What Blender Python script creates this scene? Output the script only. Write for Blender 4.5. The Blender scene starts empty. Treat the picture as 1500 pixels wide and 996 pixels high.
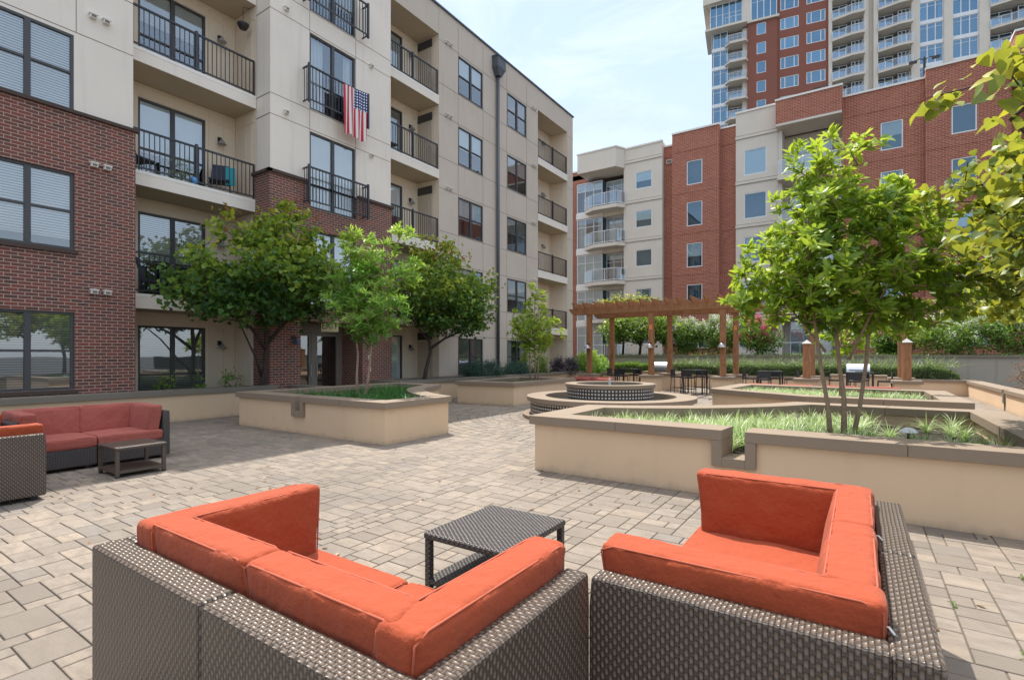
import bpy, math, random
import numpy as np
from mathutils import Vector, Matrix, noise
R = math.radians
scene = bpy.context.scene
C = scene.collection

# ------------------------------------------------------------------ camera, world, sun, exposure
cam_d = bpy.data.cameras.new('camera'); cam = bpy.data.objects.new('camera', cam_d); C.objects.link(cam)
cam.location = (0, 0, 1.6); cam.rotation_euler = (R(90), 0, R(33.93))
cam_d.sensor_width = 36; cam_d.lens = 753.6/1500*36; cam_d.shift_y = 22/1500
cam_d.clip_start = 0.05; cam_d.clip_end = 2000
scene.camera = cam
world = bpy.data.worlds.new('World'); scene.world = world; world.use_nodes = True
nt = world.node_tree; bg = nt.nodes['Background']
sky = nt.nodes.new('ShaderNodeTexSky'); sky.sky_type = 'NISHITA'; sky.sun_disc = False
sky.sun_elevation = R(63.5); sky.sun_rotation = R(-51.5)
sky.air_density = 1.0; sky.dust_density = 1.0; sky.ozone_density = 1.6; sky.altitude = 200
# thin high cirrus veil mixed into the sky
tc = nt.nodes.new('ShaderNodeTexCoord'); mp = nt.nodes.new('ShaderNodeMapping'); mp.inputs['Scale'].default_value = (1.1, 1.8, 4.2)
nz = nt.nodes.new('ShaderNodeTexNoise'); nz.inputs['Scale'].default_value = 1.6; nz.inputs['Detail'].default_value = 7; nz.inputs['Roughness'].default_value = .52; nz.inputs['Distortion'].default_value = .5
rp = nt.nodes.new('ShaderNodeValToRGB'); rp.color_ramp.elements[0].position = .44; rp.color_ramp.elements[1].position = .74
rp.color_ramp.elements[0].color = (.84, .84, .84, 1); rp.color_ramp.elements[1].color = (.96, .96, .96, 1)
mx = nt.nodes.new('ShaderNodeMixRGB'); 
# veil brightened overhead, out of view, as added fill for the shaded areas
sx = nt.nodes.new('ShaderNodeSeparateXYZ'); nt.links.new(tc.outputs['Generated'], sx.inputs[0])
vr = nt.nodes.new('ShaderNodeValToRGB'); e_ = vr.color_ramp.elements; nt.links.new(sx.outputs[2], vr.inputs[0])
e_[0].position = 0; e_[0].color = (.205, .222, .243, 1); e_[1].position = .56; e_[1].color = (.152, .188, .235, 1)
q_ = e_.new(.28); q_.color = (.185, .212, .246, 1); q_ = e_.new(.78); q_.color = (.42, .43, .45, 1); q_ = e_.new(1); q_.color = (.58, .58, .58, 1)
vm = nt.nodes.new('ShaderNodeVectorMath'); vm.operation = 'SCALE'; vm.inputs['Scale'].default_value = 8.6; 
nc = nt.nodes.new('ShaderNodeTexNoise'); nc.inputs['Scale'].default_value = 2.6; nc.inputs['Detail'].default_value = 9; nc.inputs['Roughness'].default_value = .6; nc.inputs['Distortion'].default_value = .9
nt.links.new(mp.outputs[0], nc.inputs['Vector']); rc = nt.nodes.new('ShaderNodeValToRGB'); nt.links.new(nc.outputs['Fac'], rc.inputs[0])
rc.color_ramp.elements[0].position = .47; rc.color_ramp.elements[0].color = (0, 0, 0, 1); rc.color_ramp.elements[1].position = .72; rc.color_ramp.elements[1].color = (.4, .4, .4, 1)
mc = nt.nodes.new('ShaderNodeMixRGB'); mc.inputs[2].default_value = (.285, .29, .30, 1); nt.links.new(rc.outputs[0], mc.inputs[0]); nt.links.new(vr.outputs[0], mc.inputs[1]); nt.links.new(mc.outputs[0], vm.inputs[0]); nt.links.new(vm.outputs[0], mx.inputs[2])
nt.links.new(tc.outputs['Generated'], mp.inputs[0]); nt.links.new(mp.outputs[0], nz.inputs['Vector'])
nt.links.new(nz.outputs['Fac'], rp.inputs[0]); nt.links.new(rp.outputs[0], mx.inputs[0])
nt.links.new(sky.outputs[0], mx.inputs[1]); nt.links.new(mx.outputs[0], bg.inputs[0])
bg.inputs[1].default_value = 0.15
sun_d = bpy.data.lights.new('sun', 'SUN'); sun = bpy.data.objects.new('sun', sun_d); C.objects.link(sun)
sun_d.energy = 2.0; sun_d.angle = R(.53); sun_d.color = (1, .95, .87)
sun.rotation_euler = Vector((.385, -.31, -1)).to_track_quat('-Z', 'Y').to_euler()
vs = scene.view_settings; vs.view_transform = 'Standard'; vs.look = 'None'; vs.gamma = 1; vs.exposure = 1.68
scene.render.engine = 'CYCLES'

rng = np.random.default_rng(7); random.seed(7)

# ------------------------------------------------------------------ materials
def newmat(name):
    m = bpy.data.materials.new(name); m.use_nodes = True
    return m, m.node_tree, m.node_tree.nodes['Principled BSDF']
def N(t, kind, **kw):
    n = t.nodes.new(kind)
    for k, v in kw.items():
        if k.startswith('_'): setattr(n, k[1:], v)
        else: n.inputs[k.replace('__', ' ')].default_value = v
    return n
def math_(t, op, a, b=None, c=None):
    n = t.nodes.new('ShaderNodeMath'); n.operation = op
    for i, v in enumerate((a, b, c)):
        if v is None: continue
        if isinstance(v, (int, float)): n.inputs[i].default_value = v
        else: t.links.new(v, n.inputs[i])
    return n.outputs[0]
def ramp(t, fac, stops):
    r = t.nodes.new('ShaderNodeValToRGB'); t.links.new(fac, r.inputs[0]); e = r.color_ramp.elements
    while len(e) < len(stops): e.new(.5)
    for i, (p, c) in enumerate(stops): e[i].position = p; e[i].color = (*c, 1)
    return r.outputs[0]
def mixc(t, fac, a, b, mode='MIX'):
    n = t.nodes.new('ShaderNodeMixRGB'); n.blend_type = mode
    for i, v in enumerate((fac, a, b)):
        if isinstance(v, (int, float)): n.inputs[i].default_value = v
        elif isinstance(v, tuple): n.inputs[i].default_value = (*v, 1)
        else: t.links.new(v, n.inputs[i])
    return n.outputs[0]
def bump(t, bsdf, h, strength=.3, dist=.01):
    b = t.nodes.new('ShaderNodeBump'); b.inputs['Strength'].default_value = strength; b.inputs['Distance'].default_value = dist
    t.links.new(h, b.inputs['Height']); t.links.new(b.outputs[0], bsdf.inputs['Normal'])
def uvn(t): return t.nodes.new('ShaderNodeUVMap').outputs[0]
def objc(t): return t.nodes.new('ShaderNodeTexCoord').outputs['Object']
def noise_(t, vec, scale, detail=4, rough=.5):
    n = t.nodes.new('ShaderNodeTexNoise'); n.inputs['Scale'].default_value = scale; n.inputs['Detail'].default_value = detail; n.inputs['Roughness'].default_value = rough
    t.links.new(vec, n.inputs['Vector']); return n.outputs['Fac']
def scaled(t, vec, s):
    m = t.nodes.new('ShaderNodeMapping'); m.inputs['Scale'].default_value = s; t.links.new(vec, m.inputs[0]); return m.outputs[0]

def mat_plain(name, col, rough=.5, metal=0, var=.12, nscale=3, bs=.0, bscale=60):
    m, t, b = newmat(name); o = objc(t)
    n = noise_(t, o, nscale, 5)
    c = mixc(t, n, tuple(x*(1-var) for x in col), tuple(min(1, x*(1+var)) for x in col))
    t.links.new(c, b.inputs['Base Color']); b.inputs['Roughness'].default_value = rough; b.inputs['Metallic'].default_value = metal
    if bs: bump(t, b, noise_(t, o, bscale, 3), bs, .004)
    return m
def mat_stucco(name, col, streak=.25, splash=0):
    m, t, b = newmat(name); o = objc(t)
    n1 = noise_(t, o, .7, 6, .6); n2 = noise_(t, scaled(t, o, (5, 5, .35)), 1.0, 5, .6)
    c = mixc(t, n1, tuple(x*.88 for x in col), tuple(min(1, x*1.08) for x in col))
    st = ramp(t, n2, [(.55, (0, 0, 0)), (.8, (streak,)*3)])
    c = mixc(t, st, c, tuple(x*.55 for x in col))
    if splash:
        s = t.nodes.new('ShaderNodeSeparateXYZ'); t.links.new(o, s.inputs[0])
        zz = math_(t, 'ADD', math_(t, 'MULTIPLY', s.outputs[2], -7), math_(t, 'MULTIPLY', noise_(t, scaled(t, o, (6, 6, 2)), 1.0, 6, .65), 1.6))
        c = mixc(t, ramp(t, zz, [(.25, (0, 0, 0)), (.95, (splash,)*3)]), c, tuple(x*.45 for x in col))
        n4 = noise_(t, o, 2.3, 7, .7); c = mixc(t, ramp(t, n4, [(.56, (0, 0, 0)), (.7, (.28,)*3)]), c, tuple(x*.72 for x in col))
    t.links.new(c, b.inputs['Base Color']); b.inputs['Roughness'].default_value = .9
    bump(t, b, noise_(t, o, 45, 4, .7), .25, .006)
    return m
def mat_brick(name, c1, c2, c3, mortar, bw=.21, rh=.072, ms=.007):
    m, t, b = newmat(name); uv = uvn(t)
    br = t.nodes.new('ShaderNodeTexBrick'); t.links.new(uv, br.inputs['Vector'])
    br.inputs['Scale'].default_value = 1; br.inputs['Brick Width'].default_value = bw; br.inputs['Row Height'].default_value = rh
    br.inputs['Mortar Size'].default_value = ms; br.inputs['Mortar Smooth'].default_value = .15; br.inputs['Bias'].default_value = 0
    br.inputs['Color1'].default_value = (0, 0, 0, 1); br.inputs['Color2'].default_value = (1, 1, 1, 1); br.inputs['Mortar'].default_value = (.5, .5, .5, 1)
    bc = ramp(t, br.outputs['Color'], [(.0, c2), (.3, c1), (.62, c1), (.85, c3), (1, c3)])
    n = noise_(t, uv, .55, 5, .6); n2 = noise_(t, uv, 30, 3)
    bc = mixc(t, math_(t, 'MULTIPLY', n2, .35), bc, tuple(x*.5 for x in c1))
    bc = mixc(t, math_(t, 'MULTIPLY', n, .35), bc, c2)
    c = mixc(t, br.outputs['Fac'], bc, mortar)
    t.links.new(c, b.inputs['Base Color']); b.inputs['Roughness'].default_value = .88
    h = math_(t, 'ADD', math_(t, 'SUBTRACT', 1.0, br.outputs['Fac']), math_(t, 'MULTIPLY', n2, .3))
    bump(t, b, h, .6, .006)
    return m
def mat_wicker(name, lo, hi, rough=.38, px=.042, py=.0168):
    m, t, b = newmat(name); uv = uvn(t)
    s = t.nodes.new('ShaderNodeSeparateXYZ'); t.links.new(uv, s.inputs[0])
    wob = math_(t, 'MULTIPLY', math_(t, 'SUBTRACT', noise_(t, uv, 9, 2), .5), .35)
    U = math_(t, 'ADD', math_(t, 'DIVIDE', s.outputs[0], px), wob); V = math_(t, 'ADD', math_(t, 'DIVIDE', s.outputs[1], py), wob)
    row = math_(t, 'FLOOR', V); fv = math_(t, 'FRACT', V)
    ph = math_(t, 'MULTIPLY', math_(t, 'ADD', U, math_(t, 'MULTIPLY', row, .5)), 2*math.pi)
    w = math_(t, 'ADD', math_(t, 'MULTIPLY', math_(t, 'COSINE', ph), .5), .5)
    q = math_(t, 'SUBTRACT', math_(t, 'MULTIPLY', fv, 2), 1)
    prof = math_(t, 'SQRT', math_(t, 'MAXIMUM', math_(t, 'SUBTRACT', 1.0, math_(t, 'MULTIPLY', q, q)), 0))
    h1 = math_(t, 'MULTIPLY', prof, math_(t, 'POWER', w, .6))
    h2 = math_(t, 'MULTIPLY', math_(t, 'POWER', math_(t, 'SUBTRACT', 1.0, w), 2.2), .42)
    h = math_(t, 'MAXIMUM', h1, h2)
    nv = noise_(t, uv, 5, 4)
    c = ramp(t, h, [(.12, tuple(x*.35 for x in lo)), (.4, lo), (.85, hi)])
    c = mixc(t, math_(t, 'MULTIPLY', nv, .4), c, tuple(x*.8 for x in lo))
    t.links.new(c, b.inputs['Base Color'])
    b.inputs['Roughness'].default_value = rough
    bump(t, b, h, 1.0, .007)
    return m
def mat_fabric(name, col, fade=.22):
    m, t, b = newmat(name); o = objc(t)
    n = noise_(t, o, 2.2, 4)
    c = mixc(t, math_(t, 'MULTIPLY', n, fade*2), col, (min(1, col[0]*1.12), col[1]*1.75, col[2]*1.9))
    th = noise_(t, scaled(t, o, (25, 420, 420)), 1.0, 2); th2 = noise_(t, scaled(t, o, (420, 25, 420)), 1.0, 2)
    c = mixc(t, math_(t, 'MULTIPLY', th, .5), c, (min(1, col[0]*1.1), col[1]*1.9, col[2]*2.0))
    c = mixc(t, math_(t, 'MULTIPLY', th2, .25), c, tuple(x*.7 for x in col))
    t.links.new(c, b.inputs['Base Color']); b.inputs['Roughness'].default_value = .85
    try: b.inputs['Sheen Weight'].default_value = .13; b.inputs['Sheen Roughness'].default_value = .5; b.inputs['Sheen Tint'].default_value = (1, .72, .62, 1); b.inputs['Specular IOR Level'].default_value = .25
    except Exception: pass
    h = math_(t, 'ADD', math_(t, 'MULTIPLY', noise_(t, scaled(t, o, (1, 1, 1)), 7, 4, .6), 4.2), math_(t, 'MULTIPLY', math_(t, 'ADD', th, th2), .12))
    bump(t, b, h, .55, .012)
    return m
def mat_leaf(name, stops, trans=.45, rough=.38, tcol=None):
    m, t, b = newmat(name); out = t.nodes['Material Output']
    a = t.nodes.new('ShaderNodeAttribute'); a.attribute_name = 'rnd'
    c = ramp(t, a.outputs['Fac'], stops)
    t.links.new(c, b.inputs['Base Color']); b.inputs['Roughness'].default_value = rough
    b.inputs['Specular IOR Level'].default_value = .4
    tr = t.nodes.new('ShaderNodeBsdfTranslucent')
    tcn = mixc(t, .5, c, tcol or (.35, .5, .04), 'MIX'); t.links.new(tcn, tr.inputs[0])
    ms = t.nodes.new('ShaderNodeMixShader'); ms.inputs[0].default_value = trans
    t.links.new(b.outputs[0], ms.inputs[1]); t.links.new(tr.outputs[0], ms.inputs[2]); t.links.new(ms.outputs[0], out.inputs[0])
    return m
def mat_glass(name, tint=(.75, .85, .88), refl=.28, gc=(.9, .95, 1)):
    m, t, b = newmat(name); out = t.nodes['Material Output']; t.nodes.remove(b)
    tr = N(t, 'ShaderNodeBsdfTransparent'); tr.inputs[0].default_value = (*tint, 1)
    gl = N(t, 'ShaderNodeBsdfGlossy'); gl.inputs['Roughness'].default_value = .015; gl.inputs[0].default_value = (*gc, 1)
    bp = t.nodes.new('ShaderNodeBump'); bp.inputs['Strength'].default_value = .03; bp.inputs['Distance'].default_value = .05
    t.links.new(noise_(t, objc(t), .9, 1), bp.inputs['Height']); t.links.new(bp.outputs[0], gl.inputs['Normal'])
    lw = N(t, 'ShaderNodeLayerWeight'); lw.inputs[0].default_value = .45
    f = math_(t, 'ADD', math_(t, 'MULTIPLY', lw.outputs['Fresnel'], .7), refl)
    ms = t.nodes.new('ShaderNodeMixShader'); t.links.new(f, ms.inputs[0])
    t.links.new(tr.outputs[0], ms.inputs[1]); t.links.new(gl.outputs[0], ms.inputs[2]); t.links.new(ms.outputs[0], out.inputs[0])
    return m
def mat_blind(name, col, dark, period=.05):
    m, t, b = newmat(name); s = t.nodes.new('ShaderNodeSeparateXYZ'); t.links.new(objc(t), s.inputs[0])
    f = math_(t, 'FRACT', math_(t, 'DIVIDE', s.outputs[2], period))
    c = ramp(t, f, [(0, dark), (.22, dark), (.34, col), (.9, tuple(x*.8 for x in col)), (1, dark)])
    t.links.new(c, b.inputs['Base Color']); b.inputs['Roughness'].default_value = .6
    return m
def mat_paver(name):
    m, t, b = newmat(name); o = objc(t)
    a = t.nodes.new('ShaderNodeAttribute'); a.attribute_name = 'rnd'
    c = ramp(t, a.outputs['Fac'], [(0, (.13, .108, .088)), (.25, (.205, .17, .137)), (.55, (.275, .226, .18)), (.8, (.325, .255, .19)), (.93, (.215, .185, .16)), (1, (.165, .15, .14))])
    off = t.nodes.new('ShaderNodeVectorMath'); off.operation = 'ADD'; t.links.new(o, off.inputs[0])
    cmb = t.nodes.new('ShaderNodeCombineXYZ'); k = math_(t, 'MULTIPLY', a.outputs['Fac'], 37.0)
    t.links.new(k, cmb.inputs[0]); t.links.new(k, cmb.inputs[2]); t.links.new(cmb.outputs[0], off.inputs[1])
    n = noise_(t, scaled(t, off.outputs[0], (5, 11, 5)), 1.0, 7, .68); n2 = noise_(t, o, 170, 3, .7); n3 = noise_(t, o, .45, 4)
    c = mixc(t, ramp(t, n, [(.36, (0, 0, 0)), (.66, (.85, .85, .85))]), c, (.13, .105, .082))
    c = mixc(t, math_(t, 'MULTIPLY', n2, .5), c, (.34, .29, .24))
    c = mixc(t, ramp(t, n3, [(.42, (0, 0, 0)), (.68, (.5, .5, .5))]), c, (.155, .13, .107))
    t.links.new(c, b.inputs['Base Color']); b.inputs['Roughness'].default_value = .86
    h = math_(t, 'ADD', math_(t, 'MULTIPLY', n, 1.6), math_(t, 'MULTIPLY', n2, .35))
    bump(t, b, h, .7, .012)
    return m
def mat_wood(name, col):
    m, t, b = newmat(name); o = objc(t)
    n = noise_(t, scaled(t, o, (6, 6, 1.2)), 2.5, 6, .65); k = noise_(t, o, 7, 2)
    c = ramp(t, n, [(.3, tuple(x*.6 for x in col)), (.5, col), (.75, tuple(min(1, x*1.3) for x in col))])
    c = mixc(t, ramp(t, k, [(.68, (0, 0, 0)), (.74, (.8, .8, .8))]), c, tuple(x*.35 for x in col))
    t.links.new(c, b.inputs['Base Color']); b.inputs['Roughness'].default_value = .6
    bump(t, b, n, .25, .004); return m

M = {}
M['paver'] = mat_paver('paver_stone')
M['joint'] = mat_plain('joint_sand', (.115, .098, .08), .95, var=.4, nscale=8, bs=.5, bscale=200)
M['asphalt'] = mat_plain('asphalt', (.06, .06, .058), .9, var=.2, nscale=.5)
M['cream'] = mat_stucco('stucco_cream', (.68, .495, .325), .14, .5)
M['cap'] = mat_stucco('cap_stone', (.255, .195, .142), .1)
M['cap2'] = mat_stucco('cap_stone_weathered', (.20, .175, .14), .2)
M['greywall'] = mat_stucco('stucco_grey', (.37, .33, .27), .5)
M['beige'] = mat_stucco('stucco_beige', (.79, .72, .635), .3)
M['beige2'] = mat_stucco('stucco_taupe', (.56, .485, .41), .3)
M['panel'] = mat_stucco('siding_cream', (.78, .66, .52), .05)
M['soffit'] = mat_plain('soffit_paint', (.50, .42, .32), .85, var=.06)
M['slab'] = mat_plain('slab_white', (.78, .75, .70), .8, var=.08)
M['mcream'] = mat_stucco('stucco_pale', (.66, .60, .52), .2)
M['line'] = mat_plain('panel_joint', (.19, .16, .135), .9)
M['brickd'] = mat_brick('brick_dark', (.19, .066, .052), (.10, .05, .044), (.27, .07, .052), (.42, .34, .27))
M['brickr'] = mat_brick('brick_red', (.36, .095, .055), (.26, .065, .042), (.43, .135, .08), (.50, .32, .23), bw=.30, rh=.10, ms=.011)
M['brickt'] = mat_plain('tower_brick', (.24, .088, .062), .9, var=.1, nscale=.6)
M['brickcap'] = mat_plain('brick_coping', (.075, .05, .042), .9, var=.3, nscale=20)
M['frame'] = mat_plain('window_bronze', (.055, .055, .058), .45, var=.05)
M['rail'] = mat_plain('railing_paint', (.032, .035, .042), .4, var=.05)
M['white'] = mat_plain('white_metal', (.72, .74, .76), .4, var=.04)
M['glass'] = mat_glass('window_glass', (.95,.98,.99), refl=.2)
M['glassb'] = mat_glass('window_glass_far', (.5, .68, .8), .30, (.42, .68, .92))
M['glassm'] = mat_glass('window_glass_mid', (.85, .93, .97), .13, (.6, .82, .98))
M['glassr'] = mat_glass('rail_glass', (.75, .83, .88), .12)
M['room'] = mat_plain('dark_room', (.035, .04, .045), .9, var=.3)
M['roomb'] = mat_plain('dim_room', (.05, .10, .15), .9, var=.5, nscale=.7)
M['blind'] = mat_blind('blinds', (.80, .80, .74), (.16, .16, .15), .055)
M['blindg'] = mat_blind('blinds_grey', (.34, .35, .33), (.045, .05, .05))
M['curtain'] = mat_plain('curtain', (.78, .80, .80), .8, var=.15, nscale=1.5)
M['shade'] = mat_plain('roller_shade', (.74, .77, .75), .8, var=.05, nscale=1)
M['wicker'] = mat_wicker('wicker_brown', (.075, .054, .040), (.175, .136, .107))
M['wickerd'] = mat_wicker('wicker_dark', (.04, .034, .033), (.13, .115, .11))
M['fab'] = mat_fabric('cushion_orange', (.335, .05, .018), .11)
M['fabr'] = mat_fabric('cushion_rose', (.36, .08, .06), .14)
M['seam'] = mat_plain('seam_thread', (.40, .09, .045), .8)
M['cord'] = mat_plain('zip_tie', (.75, .75, .72), .4)
M['woodp'] = mat_wood('cedar_stain', (.30, .135, .055))
M['black'] = mat_plain('black_metal', (.022, .022, .025), .45, var=.1)
M['steel'] = mat_plain('stainless', (.62, .63, .65), .25, 1.0, var=.05)
M['lampm'] = mat_plain('lamp_metal', (.42, .42, .41), .45, .5, var=.05)
M['lampb'] = mat_plain('lamp_blue', (.07, .12, .20), .4, .2, var=.1)
M['pipe'] = mat_plain('downspout_paint', (.075, .085, .105), .45, var=.1)
M['soil'] = mat_plain('soil_mulch', (.028, .019, .013), .97, var=.5, nscale=14, bs=.8, bscale=40)
M['bark'] = mat_plain('bark_tan', (.31, .215, .15), .9, var=.4, nscale=14, bs=.8, bscale=30)
M['barkd'] = mat_plain('bark_dark', (.062, .045, .037), .9, var=.4, nscale=14, bs=.8, bscale=30)
M['door'] = mat_plain('door_paint', (.55, .47, .37), .6, var=.04)
M['doorm'] = mat_plain('door_metal', (.20, .17, .14), .5, var=.05)
M['water'] = mat_plain('pool_water', (.03, .035, .035), .05, var=.3)
M['sign'] = mat_plain('sign_face', (.52, .45, .25), .5, var=.05)
M['signt'] = mat_plain('sign_letters', (.05, .045, .02), .6)
M['orange'] = mat_plain('orange_tag', (.70, .25, .06), .6)
M['blue'] = mat_plain('blue_pot', (.05, .22, .45), .3)
M['teal'] = mat_plain('teal_cloth', (.02, .35, .42), .7)
M['navy'] = mat_plain('navy_mesh', (.03, .035, .06), .7)
M['paper'] = mat_plain('white_paper', (.7, .7, .68), .7)
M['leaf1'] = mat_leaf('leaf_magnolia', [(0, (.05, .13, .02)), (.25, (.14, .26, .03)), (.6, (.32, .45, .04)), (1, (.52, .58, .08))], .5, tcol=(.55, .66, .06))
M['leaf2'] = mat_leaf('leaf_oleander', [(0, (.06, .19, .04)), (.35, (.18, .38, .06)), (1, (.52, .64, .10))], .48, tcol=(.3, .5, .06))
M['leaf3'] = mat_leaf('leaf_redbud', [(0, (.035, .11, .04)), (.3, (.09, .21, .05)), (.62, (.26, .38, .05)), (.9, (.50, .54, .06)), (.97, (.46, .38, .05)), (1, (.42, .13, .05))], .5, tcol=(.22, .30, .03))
M['leaf4'] = mat_leaf('leaf_redbud_yellow', [(0, (.04, .10, .025)), (.35, (.12, .20, .04)), (.62, (.30, .36, .05)), (.8, (.50, .45, .04)), (.9, (.52, .55, .38)), (1, (.55, .34, .03))], .45, tcol=(.62, .58, .04))
M['leaf5'] = mat_leaf('leaf_myrtle', [(0, (.035, .11, .02)), (.6, (.10, .22, .035)), (1, (.26, .36, .06))], .4)
M['juniper'] = mat_leaf('leaf_juniper', [(0, (.02, .06, .045)), (1, (.06, .14, .10))], .2, tcol=(.05, .2, .1))
M['purple'] = mat_leaf('leaf_purple', [(0, (.02, .015, .03)), (1, (.07, .05, .085))], .2, tcol=(.1, .05, .1))
M['hedge'] = mat_leaf('leaf_hedge', [(0, (.04, .09, .04)), (.6, (.12, .19, .08)), (1, (.32, .38, .20))], .35)
M['grassd'] = mat_leaf('blade_dark', [(0, (.02, .08, .03)), (.6, (.05, .17, .04)), (1, (.16, .30, .06))], .35, tcol=(.15, .45, .05))
M['grassv'] = mat_leaf('blade_variegated', [(0, (.06, .15, .03)), (.25, (.20, .34, .08)), (.5, (.52, .60, .30)), (1, (.85, .87, .70))], .35, tcol=(.45, .65, .15))
M['rust'] = mat_leaf('leaf_rust', [(0, (.16, .08, .03)), (1, (.38, .20, .09))], .3, tcol=(.4, .2, .1))
M['fwhite'] = mat_leaf('petal_white', [(0, (.55, .55, .45)), (1, (.85, .84, .74))], .3, .7, (.8, .8, .6))
M['fpink'] = mat_leaf('petal_pink', [(0, (.55, .10, .16)), (1, (.78, .26, .32))], .3, .7, (.8, .2, .3))
M['flagm'] = None

# ------------------------------------------------------------------ mesh helpers
class MB:
    def __init__(s): s.v = []; s.f = []; s.mi = []; s.rnd = []
    def add(s, vs_, fs_, mi=0, rnd=0.):
        o = len(s.v); s.v.extend(tuple(p) for p in vs_)
        for f in fs_: s.f.append(tuple(i+o for i in f)); s.mi.append(mi); s.rnd.append(rnd)
        return s
    def box(s, x0, x1, y0, y1, z0, z1, mi=0, rnd=0.):
        v = [(x0,y0,z0),(x1,y0,z0),(x1,y1,z0),(x0,y1,z0),(x0,y0,z1),(x1,y0,z1),(x1,y1,z1),(x0,y1,z1)]
        return s.add(v, [(0,3,2,1),(4,5,6,7),(0,1,5,4),(1,2,6,5),(2,3,7,6),(3,0,4,7)], mi, rnd)
    def quad(s, a, b, c, d, mi=0): return s.add([a,b,c,d], [(0,1,2,3)], mi)
    def prism(s, poly, z0, z1, mi=0):
        n = len(poly); v = [(x,y,z0) for x,y in poly]+[(x,y,z1) for x,y in poly]
        f = [tuple(range(n-1,-1,-1)), tuple(range(n,2*n))]+[(i,(i+1)%n,(i+1)%n+n,i+n) for i in range(n)]
        return s.add(v, f, mi)
    def tube(s, pts, rads, seg=8, mi=0, caps=True):
        pts = [Vector(p) for p in pts]; n = len(pts)
        if not hasattr(rads, '__len__'): rads = [rads]*n
        vs_ = []; prev = None
        for i, p in enumerate(pts):
            d = (pts[min(i+1,n-1)]-pts[max(i-1,0)])
            if d.length < 1e-9: d = Vector((0,0,1))
            d.normalize()
            a = prev if prev is not None else (Vector((0,0,1)) if abs(d.z) < .9 else Vector((1,0,0)))
            u = (a - d*a.dot(d))
            if u.length < 1e-6: u = d.orthogonal()
            u.normalize(); prev = u; w = d.cross(u)
            for k in range(seg):
                t_ = 2*math.pi*k/seg; vs_.append(p+(u*math.cos(t_)+w*math.sin(t_))*rads[i])
        fs_ = [(i*seg+k, i*seg+(k+1)%seg, (i+1)*seg+(k+1)%seg, (i+1)*seg+k) for i in range(n-1) for k in range(seg)]
        if caps: fs_ += [tuple(range(seg-1,-1,-1)), tuple(range((n-1)*seg, n*seg))]
        return s.add(vs_, fs_, mi)
    def lathe(s, cx, cy, prof, seg=32, mi=0):
        vs_ = [(cx+r*math.cos(2*math.pi*k/seg), cy+r*math.sin(2*math.pi*k/seg), z) for r, z in prof for k in range(seg)]
        fs_ = [(i*seg+k, i*seg+(k+1)%seg, (i+1)*seg+(k+1)%seg, (i+1)*seg+k) for i in range(len(prof)-1) for k in range(seg)]
        return s.add(vs_, fs_, mi)
    def build(s, name, mats, parent=None, smooth=False, bevel=0, bseg=2):
        me = bpy.data.meshes.new(name)
        me.from_pydata([tuple(map(float, p)) for p in s.v], [], s.f); me.validate(clean_customdata=False)
        if not isinstance(mats, (list, tuple)): mats = [mats]
        for m in mats: me.materials.append(m)
        nf = len(me.polygons)
        if len(mats) > 1 and nf == len(s.mi): me.polygons.foreach_set('material_index', s.mi)
        if nf == len(s.rnd) and any(s.rnd):
            a = me.attributes.new('rnd', 'FLOAT', 'FACE'); a.data.foreach_set('value', s.rnd)
        # metric UVs from the dominant normal of each face
        co = np.empty(len(me.vertices)*3); me.vertices.foreach_get('co', co); co = co.reshape(-1,3)
        li = np.empty(len(me.loops), int); me.loops.foreach_get('vertex_index', li)
        nr = np.empty(nf*3); me.polygons.foreach_get('normal', nr); nr = np.abs(nr.reshape(-1,3))
        lt = np.empty(nf, int); me.polygons.foreach_get('loop_total', lt)
        nl = np.repeat(nr, lt, axis=0); p = co[li]; uv = np.empty((len(li), 2))
        zx = (nl[:,2] >= nl[:,0]) & (nl[:,2] >= nl[:,1]); xx = (~zx) & (nl[:,0] >= nl[:,1]); yy = ~(zx | xx)
        uv[zx] = p[zx][:, [0,1]]; uv[xx] = p[xx][:, [1,2]]; uv[yy] = p[yy][:, [0,2]]
        l = me.uv_layers.new(name='UVMap'); l.data.foreach_set('uv', uv.ravel())
        if smooth: me.polygons.foreach_set('use_smooth', [True]*nf)
        me.update()
        o = bpy.data.objects.new(name, me); C.objects.link(o)
        if parent: o.parent = parent
        if bevel:
            b = o.modifiers.new('bevel', 'BEVEL'); b.width = bevel; b.segments = bseg; b.limit_method = 'ANGLE'; b.harden_normals = False
        return o
def build_split(mb, name, mats, parent, tol=.06, **kw):
    # separate pieces of a part become separate objects
    n = len(mb.f); V = np.array(mb.v, float); bb = np.array([[*V[list(f)].min(0)-tol/2, *V[list(f)].max(0)+tol/2] for f in mb.f]); lab = -np.ones(n, int); k = 0
    for i in range(n):
        if lab[i] >= 0: continue
        lab[i] = k; st = [i]
        while st:
            q = st.pop(); ov = (lab < 0) & np.all(bb[:,:3] <= bb[q,3:], axis=1) & np.all(bb[:,3:] >= bb[q,:3], axis=1)
            for j in np.nonzero(ov)[0]: lab[j] = k; st.append(int(j))
        k += 1
    for c in range(k):
        m2 = MB()
        for i in np.nonzero(lab == c)[0]: m2.add([mb.v[q] for q in mb.f[i]], [tuple(range(len(mb.f[i])))], mb.mi[i], mb.rnd[i])
        m2.build(name, mats, parent, **kw)
def tag(o, label=None, cat=None, group=None, kind=None):
    if label: o['label'] = label
    if cat: o['category'] = cat
    if group: o['group'] = group
    if kind: o['kind'] = kind
    return o
def thing(name, label, cat, loc=(0,0,0), rz=0, group=None):
    o = bpy.data.objects.new(name, None); C.objects.link(o); o.location = loc; o.rotation_euler = (0,0,rz); o.empty_display_size = .2
    return tag(o, label, cat, group)
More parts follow.
